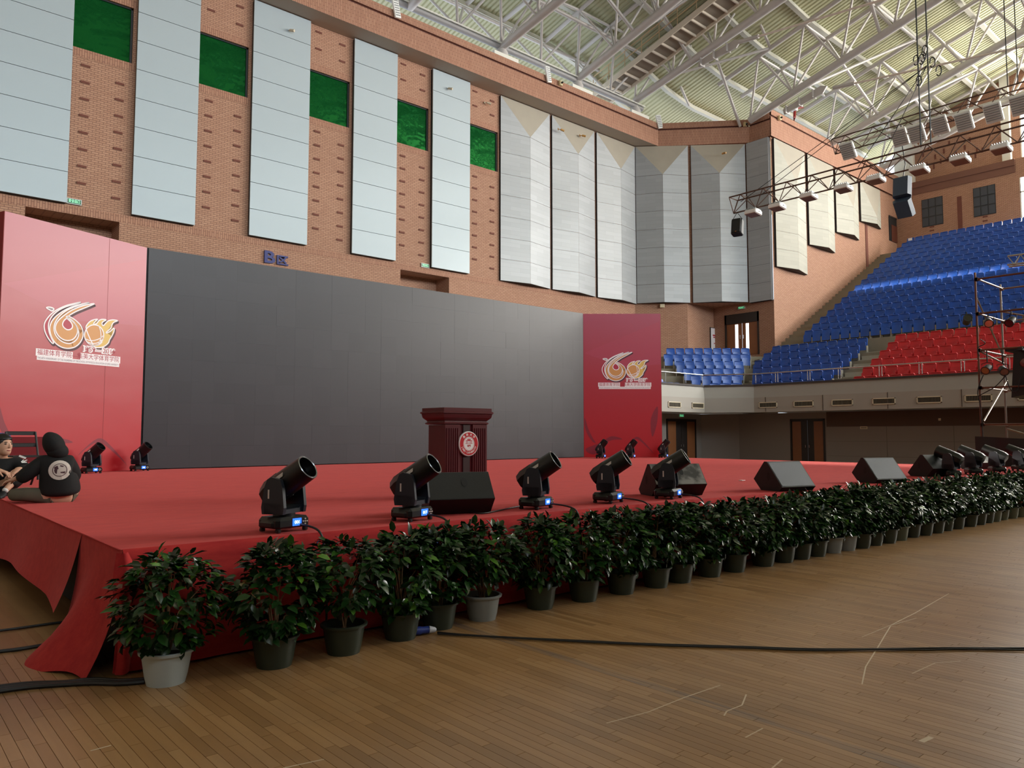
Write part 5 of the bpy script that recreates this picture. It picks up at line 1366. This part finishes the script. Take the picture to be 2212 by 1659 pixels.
cord('floor_cable', 'upper black cable running under the lifted carpet at the left edge', fl_([(-15, 1364), (40, 1357), (110, 1347), (180, 1338)]), .011)
cord('floor_cable', 'lower black cable running under the lifted carpet at the left edge', fl_([(-15, 1409), (50, 1401), (120, 1389), (190, 1378)]), .015)
for i, (dy, r) in enumerate(((0, .016), (5, .013), (10, .014))):
    cord('floor_cable', 'thick black cable bundle by the white pot, %s strand' % ('upper', 'middle', 'lower')[i], fl_([(-20, 1486+dy), (60, 1477+dy*.8), (140, 1474+dy*.5), (200, 1468+dy*.8), (260, 1471+dy*.6), (312, 1468+dy*.5)], .014), r)
# ================================================================== people
from mathutils.bvhtree import BVHTree
def skin(name, m, V, E, parent, root=0, sub=2, smooth=True):
    """V: list of (pos, radius or (rx, ry)); E: edges"""
    me = bpy.data.meshes.new(name); me.from_pydata([tuple(v[0]) for v in V], E, [])
    o = bpy.data.objects.new(name, me)
    md = o.modifiers.new('s', 'SKIN'); md.use_smooth_shade = True
    for i, v in enumerate(V):
        r = v[1] if isinstance(v[1], tuple) else (v[1], v[1]); d = me.skin_vertices[0].data[i]; d.radius = r; d.use_root = (i == root)
    o.modifiers.new('b', 'SUBSURF').levels = sub; o.modifiers['b'].render_levels = sub
    nm = bake(o)
    bpy.data.objects.remove(o)
    nm.materials.clear(); nm.materials.append(m); nm.polygons.foreach_set('use_smooth', [True]*len(nm.polygons)); nm.name = name
    nm.transform(parent_matrix(parent).inverted())
    return link(name, nm, parent)
M_SKIN = mat('skin', 'c79a80', .55, var=.06, vscale=12); M_HAIR = mat('hair', '0b0a0a', .5); M_BLKCLOTH = mat('black_cloth', '0c0c0e', .85, bump=.15, bscale=40, var=.2)
M_KHAKI = mat('khaki_cloth', '5b5446', .9, bump=.15, bscale=50, var=.12); M_WCLOTH = mat('white_trim', 'd8d8d6', .7); M_LIP = mat('lips', 'a05a52', .5); M_SHOE = mat('shoe_dark', '14151a', .6)
def hand(V, E, wrist_i, wrist, dirv, palm_n, curl, L=.17):
    """palm + five finger chains; returns extended lists"""
    d = dirv.normalized(); n = palm_n.normalized(); s = d.cross(n).normalized()
    k = len(V); V.append((wrist+d*.045, (.034, .022))); V.append((wrist+d*.085, (.036, .018))); E += [(wrist_i, k), (k, k+1)]
    for j, (off, ln) in enumerate(((-.030, .062), (-.010, .072), (.010, .068), (.028, .054))):
        p = wrist+d*.095+s*off; dd = d.copy(); prev = k+1
        for q in range(3):
            dd = (dd*cos(curl)+n*sin(curl)).normalized(); p = p+dd*(ln/2.6); V.append((p.copy(), .0095-.0012*q)); E.append((prev, len(V)-1)); prev = len(V)-1
    p = wrist+d*.03-s*.035; V.append((p, .014)); E.append((k, len(V)-1)); a = len(V)-1
    V.append((p+(d*.7-s*.5+n*.3)*.035, .0105)); E.append((a, a+1)); V.append((p+(d*.9-s*.3+n*.6)*.062, .009)); E.append((a+1, a+2))
def head_mesh(c, fdir, parent, hair=True, s=1.0):
    """face features added on the continuous body's head: nose, eyes, mouth, ears and hair as children"""
    f = Vector((fdir[0], fdir[1], 0)).normalized(); rt = Vector((f.y, -f.x, 0)); u = Vector((0, 0, 1))
    M = frame(c, rt, f, u)
    def put(mb, name, m, smooth=True): mb.xf(M @ Matrix.Scale(s, 4)); mb.build(name, m, parent, smooth=smooth, world=True)
    put(MB().sphere((0, .0, 0), .105, 20, 14, (.74, .9, 1.08)).sphere((0, .045, -.055), .06, 14, 10, (.85, .8, .95)), 'face', M_SKIN)
    nz = MB().add([(-.016, .088, -.012), (.016, .088, -.012), (0, .118, -.018), (0, .092, .035), (0, .09, -.03)], [(0, 2, 3), (2, 1, 3), (0, 4, 2), (4, 1, 2)]); put(nz, 'nose', M_SKIN)
    for sx in (-1, 1):
        put(MB().sphere((sx*.032, .083, .022), .013, 10, 8, (1.3, .5, .55)), 'eye', M_HAIR); put(MB().sphere((sx*.032, .084, .042), .02, 8, 6, (1, .4, .22)), 'eyebrow', M_HAIR)
        put(MB().sphere((sx*.08, .0, .0), .028, 10, 8, (.4, .7, 1.1)), 'ear', M_SKIN)
    put(MB().sphere((0, .088, -.052), .022, 10, 8, (1.0, .5, .38)), 'mouth', M_LIP)
    if hair: put(MB().sphere((0, -.022, .04), .112, 20, 12, (.82, .88, .92)).sphere((0, .022, .078), .068, 14, 8, (1.1, .82, .5)), 'hair', M_HAIR)
def drape(name, m, parent, body, c, nrm, w, h, fn=None, off=.004, n=10):
    """flat patch pressed on a body surface along -nrm"""
    bv = BVHTree.FromPolygons([parent_matrix(body.parent) @ v.co for v in body.data.vertices], [tuple(p.vertices) for p in body.data.polygons])
    nrm = nrm.normalized(); up = Vector((0, 0, 1)); rt = up.cross(nrm).normalized(); up = nrm.cross(rt)
    mb = MB(); ok = {}
    for poly in fn:
        ids = []
        for (x, y) in poly:
            o_ = c+rt*(x*w)+up*(y*h)+nrm*.5; h_, _, _, _ = bv.ray_cast(o_, -nrm)
            p = (h_ if h_ else c+rt*(x*w)+up*(y*h))+nrm*off; mb.v.append(tuple(p)); ids.append(len(mb.v)-1)
        mb.f.append(tuple(ids))
    return mb.build(name, m, parent, world=True)
def disc_polys(r0, r1, n=24, rings=4):
    out = []
    for q in range(rings):
        a, b = r0+(r1-r0)*q/rings, r0+(r1-r0)*(q+1)/rings
        for i in range(n):
            t0, t1 = 2*pi*i/n, 2*pi*(i+1)/n; out.append([(a*cos(t0), a*sin(t0)), (b*cos(t0), b*sin(t0)), (b*cos(t1), b*sin(t1)), (a*cos(t1), a*sin(t1))])
    return out
# ---- person with hood, back to the camera
B1 = onZ(117, 1087, SZ); A1 = Vector((B1.x, B1.y, 0)).normalized(); R1 = Vector((A1.y, -A1.x, 0))
def P1(px, py, da=0.0): return hit(px, py, B1, A1)+A1*da
pr = thing('person', 'person in a black hooded sweatshirt with round white back print, sitting on the stage', 'person', (B1.x, B1.y, SZ))
hd1 = P1(116, 962, .12)
V = [(P1(126, 1072, .12), .12), (P1(124, 1045, .12), .12), (P1(122, 1010, .13), .13), (P1(119, 988, .13), .06), (P1(117, 972, .12), .075), (P1(116, 952, .12), .07),
     (P1(90, 998, .13), .045), (P1(62, 1020, .12), .04), (P1(34, 1036, .2), .033), (P1(150, 1002, .14), .045), (P1(158, 1032, .3), .04), (P1(130, 1030, .5), .033),
     (P1(108, 1076, .12), .09), (P1(26, 1070, .22), .065), (P1(60, 1066, .55), .045), (P1(50, 1068, .62), .04), (P1(145, 1076, .12), .09), (P1(165, 1062, .5), .065), (P1(100, 1070, .62), .045)]
E_ = [(0, 1), (1, 2), (2, 3), (3, 4), (4, 5), (2, 6), (6, 7), (7, 8), (2, 9), (9, 10), (10, 11), (0, 12), (12, 13), (13, 14), (14, 15), (0, 16), (16, 17), (17, 18)]
hand(V, E_, 8, V[8][0], Vector((-R1.x, -R1.y, -.3))+A1*.4, Vector((0, 0, -1)), .35)
skin('body', M_SKIN, V, E_, pr)
jk = [(P1(130, 1074, .14), (.23, .20)), (P1(130, 1058, .13), (.235, .195)), (P1(127, 1030, .13), (.215, .17)), (P1(122, 1004, .14), (.20, .155)), (P1(119, 986, .13), (.12, .11)),
      (P1(90, 1000, .14), .105), (P1(60, 1022, .10), .092), (P1(36, 1042, .16), .078), (P1(152, 1002, .15), .105), (P1(161, 1034, .28), .09), (P1(140, 1042, .45), .07)]
je = [(0, 1), (1, 2), (2, 3), (3, 4), (3, 5), (5, 6), (6, 7), (3, 8), (8, 9), (9, 10)]
jacket = skin('sweatshirt', M_BLKCLOTH, jk, je, pr)
hood = MB().sphere((0, 0, 0), .135, 28, 18, (.92, 1.05, 1.0)); hood.v = [(x-.035*(z > 0)*(z/.13)+.02*max(0, -z/.13), y, z+.02*max(0, -x)/.13) for x, y, z in hood.v]
sp = Matrix.Translation(P1(116, 961, .10)) @ Matrix.Rotation(math.atan2(R1.y, R1.x), 4, 'Z') @ Matrix.Rotation(radians(14), 4, 'Y'); hood.sphere((.055, -.02, -.06), .115, 20, 14, (1.0, .95, .85)); hood.xf(sp)
hood.build('hood', M_BLKCLOTH, pr, smooth=True, world=True)
head_mesh(hd1, tuple((A1*.8-R1*.6)[:2]), pr, False, .9)
tv = [(P1(126, 1070, .17), .10), (P1(106, 1074, .15), .105), (P1(60, 1070, .14), .085), (P1(24, 1072, .22), .075), (P1(46, 1070, .5), .06), (P1(56, 1070, .62), .055), (P1(146, 1074, .16), .105), (P1(162, 1066, .48), .075), (P1(100, 1072, .62), .06)]
skin('trousers', M_KHAKI, tv, [(0, 1), (1, 2), (2, 3), (3, 4), (4, 5), (0, 6), (6, 7), (7, 8)], pr)
ec = P1(129, 1016, 0)
M_PRINT = mat('print_offwhite', 'cfc6bd', .8); M_PRINTD = mat('print_dark_maroon', '4a2f36', .8)
drape('back_print', M_PRINT, pr, jacket, ec, -A1+Vector((0, 0, .15)), .112, .112, disc_polys(.001, 1.0))
drape('back_print_ring', M_PRINTD, pr, jacket, ec, -A1+Vector((0, 0, .15)), .112, .112, disc_polys(.60, .66, 24, 1), .006)
drape('back_print_mark', M_PRINTD, pr, jacket, ec, -A1+Vector((0, 0, .15)), .112, .112, [[(-.5, .3), (-.2, .45), (-.1, .1), (-.45, 0)], [(-.5, 0), (-.2, .1), (-.25, -.4), (-.4, -.3)], [(.05, -.2), (.5, -.15), (.45, -.35), (.1, -.32)], [(.0, .5), (.35, .42), (.3, .3), (.05, .35)]], .006)
# ---- person at the left edge
B2 = Vector((1.62, 11.5, SZ)); A2 = Vector((.127, .992, 0)).normalized(); R2 = Vector((A2.y, -A2.x, 0))
def P2(px, py, da=0.0): return hit(px, py, B2, A2)+A2*da
pr = thing('person', 'dark-haired person in a black tracksuit with white trim sitting at the left stage edge', 'person', tuple(B2))
hc = P2(8, 963, .0)
V = [(P2(-22, 1058, .12), .13), (P2(-16, 1035, .12), .13), (P2(-2, 1008, .08), .13), (P2(4, 992, .05), .055), (P2(7, 978, .02), .06), (hc+Vector((0, 0, .03)), .075),
     (P2(34, 996, .06), .06), (P2(58, 1016, -.05), .042), (P2(40, 1012, -.22), .033), (P2(-40, 998, .06), .06), (P2(-48, 1022, -.08), .042), (P2(-2, 1014, -.24), .033),
     (P2(0, 1062, .06), .09), (P2(58, 1016, -.12), .06), (P2(22, 1046, -.2), .042), (P2(8, 1060, -.28), .035), (P2(-40, 1062, .06), .09), (P2(-60, 1016, -.2), .06), (P2(-30, 1052, -.35), .042)]
E_ = [(0, 1), (1, 2), (2, 3), (3, 4), (4, 5), (2, 6), (6, 7), (7, 8), (2, 9), (9, 10), (10, 11), (0, 12), (12, 13), (13, 14), (14, 15), (0, 16), (16, 17), (17, 18)]
hand(V, E_, 8, V[8][0], P2(18, 1028, -.28)-V[8][0], Vector((0, 0, -1))-R2*.4, .45)
hand(V, E_, 11, V[11][0], P2(24, 1022, -.3)-V[11][0], Vector((0, 0, -1))+A2*.4, .4)
skin('body', M_SKIN, V, E_, pr)
jk = [(P2(-20, 1060, .12), (.18, .15)), (P2(-14, 1035, .10), (.175, .145)), (P2(-2, 1010, .08), (.17, .13)), (P2(4, 996, .06), (.09, .08)), (P2(34, 996, .06), .085), (P2(60, 1015, -.05), .068), (P2(43, 1012, -.2), .055), (P2(-40, 998, .06), .085), (P2(-50, 1022, -.08), .07), (P2(-28, 1018, -.17), .055)]
jacket2 = skin('jacket', M_BLKCLOTH, jk, [(0, 1), (1, 2), (2, 3), (2, 4), (4, 5), (5, 6), (2, 7), (7, 8), (8, 9)], pr)
tv = [(P2(-20, 1064, .1), (.17, .11)), (P2(4, 1062, .06), .10), (P2(58, 1018, -.12), .085), (P2(34, 1038, -.17), .068), (P2(22, 1047, -.2), .058), (P2(-40, 1062, .06), .10), (P2(-60, 1018, -.2), .085), (P2(-34, 1048, -.33), .06)]
tr2 = skin('trousers', M_BLKCLOTH, tv, [(0, 1), (1, 2), (2, 3), (3, 4), (0, 5), (5, 6), (6, 7)], pr)
head_mesh(hc, tuple((R2*.55-A2*.83)[:2]), pr, True, 1.12)
skin('sock', M_WCLOTH, [(P2(15, 1053, -.24), .042), (P2(8, 1060, -.28), .042)], [(0, 1)], pr)
skin('shoe', M_SHOE, [(P2(9, 1062, -.27), .045), (P2(2, 1068, -.36), (.05, .035)), (P2(-6, 1071, -.44), (.045, .03))], [(0, 1), (1, 2)], pr)
def stripe(a, b, w): 
    d = Vector((b[0]-a[0], b[1]-a[1])); n = Vector((-d.y, d.x)).normalized()*w; N = 8
    return [[tuple(Vector(a)+d*(i/N)+n), tuple(Vector(a)+d*((i+1)/N)+n), tuple(Vector(a)+d*((i+1)/N)-n), tuple(Vector(a)+d*(i/N)-n)] for i in range(N)]
drape('leg_stripe', M_WCLOTH, pr, tr2, P2(42, 1030, -.2), -A2, 1, 1, stripe((-.10, -.07), (.075, .08), .012))
sl = P2(52, 990, 0)
drape('sleeve_print', M_WCLOTH, pr, jacket2, sl, -A2, 1, 1, stripe((-.055, .035), (.02, .0), .012)+stripe((-.02, -.05), (.035, -.02), .006)+stripe((-.03, -.045), (.0, -.015), .005)+stripe((-.025, -.052), (.03, -.05), .005), .006)
# ---- draped table with blue stool and a spare light behind them
p = onZ(60, 1003, SZ)
tb = thing('draped_table', 'small table under a dark red cloth behind the sitting people', 'table', (2.12, 15.0, SZ+.006), radians(4))
MB().bx(-.55, .42, -.25, .25, .70, .73).build('table_top', M_BANSIDE, tb)
def cl(u, v): 
    a = u*4; x0, x1, y0, y1 = -.56, .43, -.26, .26
    q = [(x0, y0), (x1, y0), (x1, y1), (x0, y1), (x0, y0)]; i = min(int(a), 3); f = a-i
    x, y = q[i][0]+(q[i+1][0]-q[i][0])*f, q[i][1]+(q[i+1][1]-q[i][1])*f; k = .03*v*sin(u*40)
    return (x*(1+k), y*(1+k)*1.0, .735-.42*v)
sheet(cl, 80, 6).build('cloth', mat('table_cloth', '6a0d16', .85), tb, smooth=True, angle=80)
for sx in (-.5, .37):
    for sy in (-.2, .2): MB().tube((sx, sy, 0), (sx, sy, .7), .02, 8).build('leg', M_BLACKM, tb)
st = thing('plastic_stool', 'blue plastic stool turned over on the draped table', 'stool', (1.85, 15.0, SZ+.744))
MB().lathe([(.17, 0), (.17, .02), (.14, .05), (.05, .065), (.001, .068)], 20, cap=True).build('seat', mat('stool_blue', '3b57b0', .4), st, smooth=True)
ch = thing('folding_chair', 'black folding chair between the two sitting people', 'chair', (2.0, 13.6, SZ), radians(10))
for sx in (-.2, .2):
    MB().tube((sx, -.2, 0), (sx, .12, .82), .016, 8).build('leg', M_BLACKM, ch, smooth=True); MB().tube((sx, .22, 0), (sx, -.12, .45), .016, 8).build('leg', M_BLACKM, ch, smooth=True)
MB().cbox((0, -.02, .45), (.4, .36, .03), .01).build('seat', M_BLACKM, ch)
for z in (.62, .80): MB().cbox((0, .06+(z-.62)*.38, z), (.4, .02, .06), .008).build('back_slat', M_BLACKM, ch)
# ================================================================== scaffold tower
M_SCAF = mat('scaffold_tube', '8b8079', .35, .7, var=.2, vscale=6); M_SCRUST = mat('scaffold_rust', '6b4638', .55, .4, var=.2, vscale=8)
sa = onX(2113, 760, 21.75); ya = sa.y; sb = onY(2167, 760, ya); xa, xb_ = 21.75, sb.x; yb = ya-2.0
tw = thing('scaffold_tower', 'tube scaffold lighting tower at the right end of the stage', 'scaffold', (xa, ya, 0))
def zpx(py, X=21.75): return onX(2112, py, X).z
ztop = zpx(588)
for x, y, h in ((xa, ya, ztop), (xb_, ya, ztop-.05), (xa, yb, ztop), (xb_, yb, ztop)):
    MB().tube((x, y, 0), (x, y, h), .026, 10).build('standard', M_SCRUST if x == xa else M_SCAF, tw, smooth=True, world=True)
    MB().cbox((x, y, .01), (.15, .15, .02), .004).build('base_plate', M_SCAF, tw, world=True)
for py in (603, 678, 757, 838, 917):
    z = zpx(py)
    for (p, q, m) in (((xa, ya), (xb_, ya), M_SCAF), ((xa, ya), (xa, yb), M_SCRUST), ((xb_, ya), (xb_, yb), M_SCAF), ((xa, yb), (xb_, yb), M_SCRUST)):
        if py == 757 and p == (xb_, ya): m = M_SCAF
        MB().tube((p[0], p[1]-.05, z), (q[0], q[1]-.05, z), .024, 8).build('ledger', m, tw, smooth=True, world=True)
        MB().cbox((p[0], p[1]-.03, z), (.09, .09, .09), .015).build('coupler', M_SCRUST, tw, world=True)
for (a, b) in (((xa, ya, zpx(640)), (xb_, ya, zpx(760))), ((xb_, ya, zpx(655)), (xb_, yb, zpx(710))), ((xa, ya-.06, zpx(910)), (xb_, ya-.06, zpx(815))), ((xa, ya, zpx(757)), (xb_, ya, zpx(775))), ((xb_, ya, zpx(925)), (xb_, yb, zpx(985)))):
    MB().tube(a, b, .022, 8).build('diagonal_brace', M_SCAF, tw, smooth=True, world=True)
def par(lab, px, py, X, az, tilt, lens, z_hook):
    p = onX(px, py, X); t = thing('par_light', lab, 'stage light', tuple(p), az, group='par lights on the scaffold')
    b = MB().lathe([(.05, -.14), (.085, -.12), (.095, .0), (.10, .10), (.108, .10), (.108, .125), (.09, .125), (.088, .10)], 20, cap=True)
    A = Matrix.Rotation(pi/2+tilt, 4, 'X'); b.xf(A); b.build('can', M_BLACKM, t, smooth=True)
    l = MB().lathe([(.089, .118), (.001, .122)], 20, cap=False); l.xf(A); l.build('lens', lens, t, smooth=True)
    MB().path([(-.12, 0, -.02), (-.125, .02, .14), (0, .03, .17), (.125, .02, .14), (.12, 0, -.02)], .010, 6).build('yoke', M_BLACKM, t)
    MB().tube((0, .03, .17), (0, .03, max(.22, z_hook-p.z)), .016, 6).build('clamp', M_BLACKM, t)
ORG = mat('lens_orange', 'd9705a', .2, spec=.8, coat=.5); AMB = mat('lens_amber', '8a7040', .2, spec=.8); MAR = mat('lens_maroon', '6b3a34', .2, spec=.8)
par('black par light clamped left of the scaffold post', 2089, 692, 21.7, radians(-60), radians(-25), M_LENS, zpx(678))
par('par light with orange lens on the upper scaffold bar', 2135, 696, 21.75, radians(-68), radians(25), ORG, zpx(678))
par('black par light right of the orange one on the upper scaffold bar', 2184, 694, 21.75, radians(-100), radians(30), M_LENS, zpx(678))
par('par light with amber lens on the lower scaffold bar', 2132, 797, 21.75, radians(-95), radians(25), AMB, zpx(757))
par('par light with maroon lens on the lower scaffold bar', 2167, 800, 21.75, radians(-60), radians(25), MAR, zpx(757))
# black speaker stack on the tower
q0, q1 = onX(2196, 760, 21.6), onX(2185, 858, 21.6)
t = thing('loudspeaker', 'tall black loudspeaker hung inside the scaffold at the right frame edge', 'speaker', (22.2, q0.y-.12, q1.z))
MB().prism([(.33, 0), (.28, .62), (.24, 1.15), (-.4, 1.15), (-.4, .15)], 'x', -.4, .4).build('cabinet', M_SPK, t)
MB().bx(-.6, -.3, .0, .1, 1.15, 1.22).bx(-.3, .5, -.3, .45, 1.17, 1.23).build('rigging_bar', M_BLACKM, t)
MB().lathe([(.12, 0), (.1, .03), (.02, .05)], 16, axis=((-.402, 0, .85), (-1, 0, 0))).build('driver', MAR, t, smooth=True)
# black cloth round the foot
def cloth(u, v):
    y = ya+.12-2.4*u; return (21.66+.02*sin(y*9)*(1-v), y, zpx(945)*(1-v)+.01*v+.03*sin(y*2)*(1-v))
ck = sheet(cloth, 40, 8).build('cloth_skirt', mat('black_tarp', '0b0c0d', .4, bump=.3, bscale=6), tw, smooth=True, angle=80, world=True)
# aluminium truss lying on the tower
t = thing('aluminium_truss', 'shiny aluminium truss piece laid on top of the scaffold', 'truss', (21.9, onX(2178, 585, 21.9).y, ztop+.05), radians(-80))
for c in ((0, .0, .28), (0, -.14, .03), (0, .14, .03)): MB().tube((c[0], c[1], c[2]), (2.2, c[1], c[2]), .024, 10).build('chord', M_STEEL, t, smooth=True)
for k in range(8):
    x = .27*k
    for y in (-.14, .14): MB().tube((x, 0, .28), (x+.14, y, .03), .011, 6).build('lacing', M_STEEL, t, smooth=True); MB().tube((x+.14, y, .03), (x+.27, 0, .28), .011, 6).build('lacing', M_STEEL, t, smooth=True)
    MB().tube((x, -.14, .03), (x+.27, .14, .03), .011, 6).build('lacing', M_STEEL, t, smooth=True)
for i, pts in enumerate(([(2124, 810), (2112, 845), (2118, 880), (2124, 950)], [(2172, 812), (2150, 835), (2124, 850), (2113, 856)], [(2170, 805), (2182, 840), (2196, 845), (2205, 815)], [(2118, 733), (2128, 742), (2112, 752), (2116, 770)])):
    tag(MB().path([tuple(q) for q in crom([tuple(onX(x, y, 21.7)) for x, y in pts], 6, False)], .012, 6).build('light_cable', M_BLACKM), 'black cable looping through the scaffold, %s one' % ('longest vertical', 'lower slanting', 'small right', 'short upper')[i], 'cable', group='scaffold cables')
# ================================================================== signs, cameras and small fittings
M_SIGNB = mat('sign_blue', '17206b', .5)
def sign3(body, px0, py0, px1, py1, lab):
    a, b = onY(px0, py0, YB), onY(px1, py1, YB); me = text_mesh(body, 1.0, .1, .03); xs = [v.co.x for v in me.vertices]; ys_ = [v.co.y for v in me.vertices]
    for v in me.vertices:
        v.co = Vector(((v.co.x-min(xs))/(max(xs)-min(xs))*(b.x-a.x), 0, 0))+Vector((0, -v.co.z*.3, (v.co.y-min(ys_))/(max(ys_)-min(ys_))*(a.z-b.z)))
    me.materials.clear(); me.materials.append(M_SIGNB); o = link('sign_letter', me, None, (a.x, YB-.045, b.z)); return tag(o, lab, 'sign')
sign3('B', 570, 541, 593, 571, 'dark blue letter B on the brick wall above the screen')
sign3('\u533a', 597, 551, 621, 575, 'dark blue Chinese character on the brick wall beside the letter B')
M_EXITG = mat('exit_green', '0c3b24', .4, emit='0f8a50', estr=.12); M_EXITT = mat('exit_text', 'aaffcc', .4, emit='8affb5', estr=.7); M_EXITW = mat('exit_frame', 'c9d2cf', .4)
def exit_sign(lab, c, rz, w=.55, h=.22, on_=True):
    t = thing('exit_sign', lab, 'sign', c, rz, group='exit signs')
    MB().bx(-w/2, w/2, -.04, .0, -h/2, h/2).build('case', M_EXITW, t); MB().bx(-w/2+.02, w/2-.02, -.045, -.04, -h/2+.02, h/2-.02).build('face', M_EXITG, t)
    text_part('lettering', '\u5b89\u5168\u51fa\u53e3', M_EXITT, t, frame((0, -.047, .0), (1, 0, 0), (0, 0, 1), (0, -1, 0)), .12, 0, .001, w*.75)
exit_sign('green exit sign on the brick wall above the left banner', onY(160, 436, YB-.02), 0, .42, .18)
exit_sign('exit sign on the brick wall above the black screen', onY(918, 574, YB-.02), 0, .42, .18)
exit_sign('green exit sign over the door with bright glass strips', onX(1602, 665, 37.57), -pi/2, .45, .16)
exit_sign('green exit sign over the door right of the red banner', onY(1471, 898, 22.40), 0, .4, .16)
def cctv(lab, p, rz, m):
    t = thing('security_camera', lab, 'camera', p, rz, group='small wall cameras')
    MB().cbox((0, -.02, 0), (.1, .04, .1), .01).build('mount', m, t); MB().tube((0, -.03, 0), (.05, -.18, -.03), .02, 8).build('arm', m, t, smooth=True)
    MB().lathe([(.05, 0), (.055, .18), (.05, .2)], 14, axis=((.02, -.14, -.02), (.5, -.8, -.25))).build('body', m, t, smooth=True)
    MB().lathe([(.04, 0), (.03, .01)], 12, axis=((.11, -.29, -.065), (.5, -.8, -.25))).build('lens', M_BLACKM, t, smooth=True)
M_CCW = mat('camera_cream', 'cbbda6', .5); M_CCY = mat('camera_tan', 'b98b4a', .5)
cctv('small camera on the third flat silver panel', onY(622, 67, YB-.11), 0, M_CCW)
cctv('small camera on the fifth flat silver panel', onY(964, 192, YB-.11), 0, M_CCW)
cctv('small camera on the bricks right of the fifth flat panel', onY(1046, 222, YB-.02), .4, M_CCW)
cctv('tan camera on the second pleated panel, left one', onY(1205, 279, YB-.35), .6, M_CCY)
cctv('tan camera on the second pleated panel, right one', onY(1252, 293, YB-.3), .2, M_CCY)
cctv('tan camera on the tan triangle of the diagonal corner wall', hit(1561, 332, (37.2, 22.4, 0), (-.7071, -.7071, 0)), -pi/4, M_CCY)
t = thing('notice_board', 'white notice board on the brick wall left of the glass-strip door', 'notice', onY(1543, 730, 25.2))
MB().bx(-.36, .36, -.03, .02, -.7, .55).build('board', M_WHITE, t); MB().bx(-.4, .4, -.02, .025, -.74, .59).build('frame', M_DOORDK, t)
MB().bx(-.2, .22, -.034, -.03, .1, .18).bx(-.15, .15, -.034, -.03, .0, .06).bx(-.1, .12, -.034, -.03, -.35, -.3).build('print', M_EMR, t)
t = thing('wall_plate', 'small pale plate on the grey wall between the doors', 'wall plate', onX(1866, 924, XL-.02), -pi/2); MB().bx(-.16, .16, -.012, .01, -.06, .06).build('plate', M_VENTF, t); MB().bx(-.12, .12, -.015, -.012, -.02, .02).build('slot', M_VENTS, t)
t = thing('wall_socket', 'tiny pale socket high on the brown wall band', 'socket', onX(2030, 906, XL-.03), -pi/2); MB().cbox((0, -.01, 0), (.1, .03, .1), .008).build('plate', M_VENTF, t)
t = thing('junction_box', 'small cream box under the diagonal panels', 'wall box', hit(1430, 661, (37.55, 22.68, 0), (-.7071, -.7071, 0)), -pi/4); MB().cbox((0, -.06, 0), (.26, .12, .2), .02).build('case', mat('box_cream', 'cfc0a0', .5), t)
t = thing('paper_sheet', 'white paper stuck on the leftmost seat of the top blue row', 'paper', (upX(16)-.12, 19.6, upZ(16)+.62), -pi/2); MB().bx(-.12, .12, -.01, .0, -.02, .14).build('sheet', M_WHITE, t)

bpy.data.scenes.remove(BAKE)
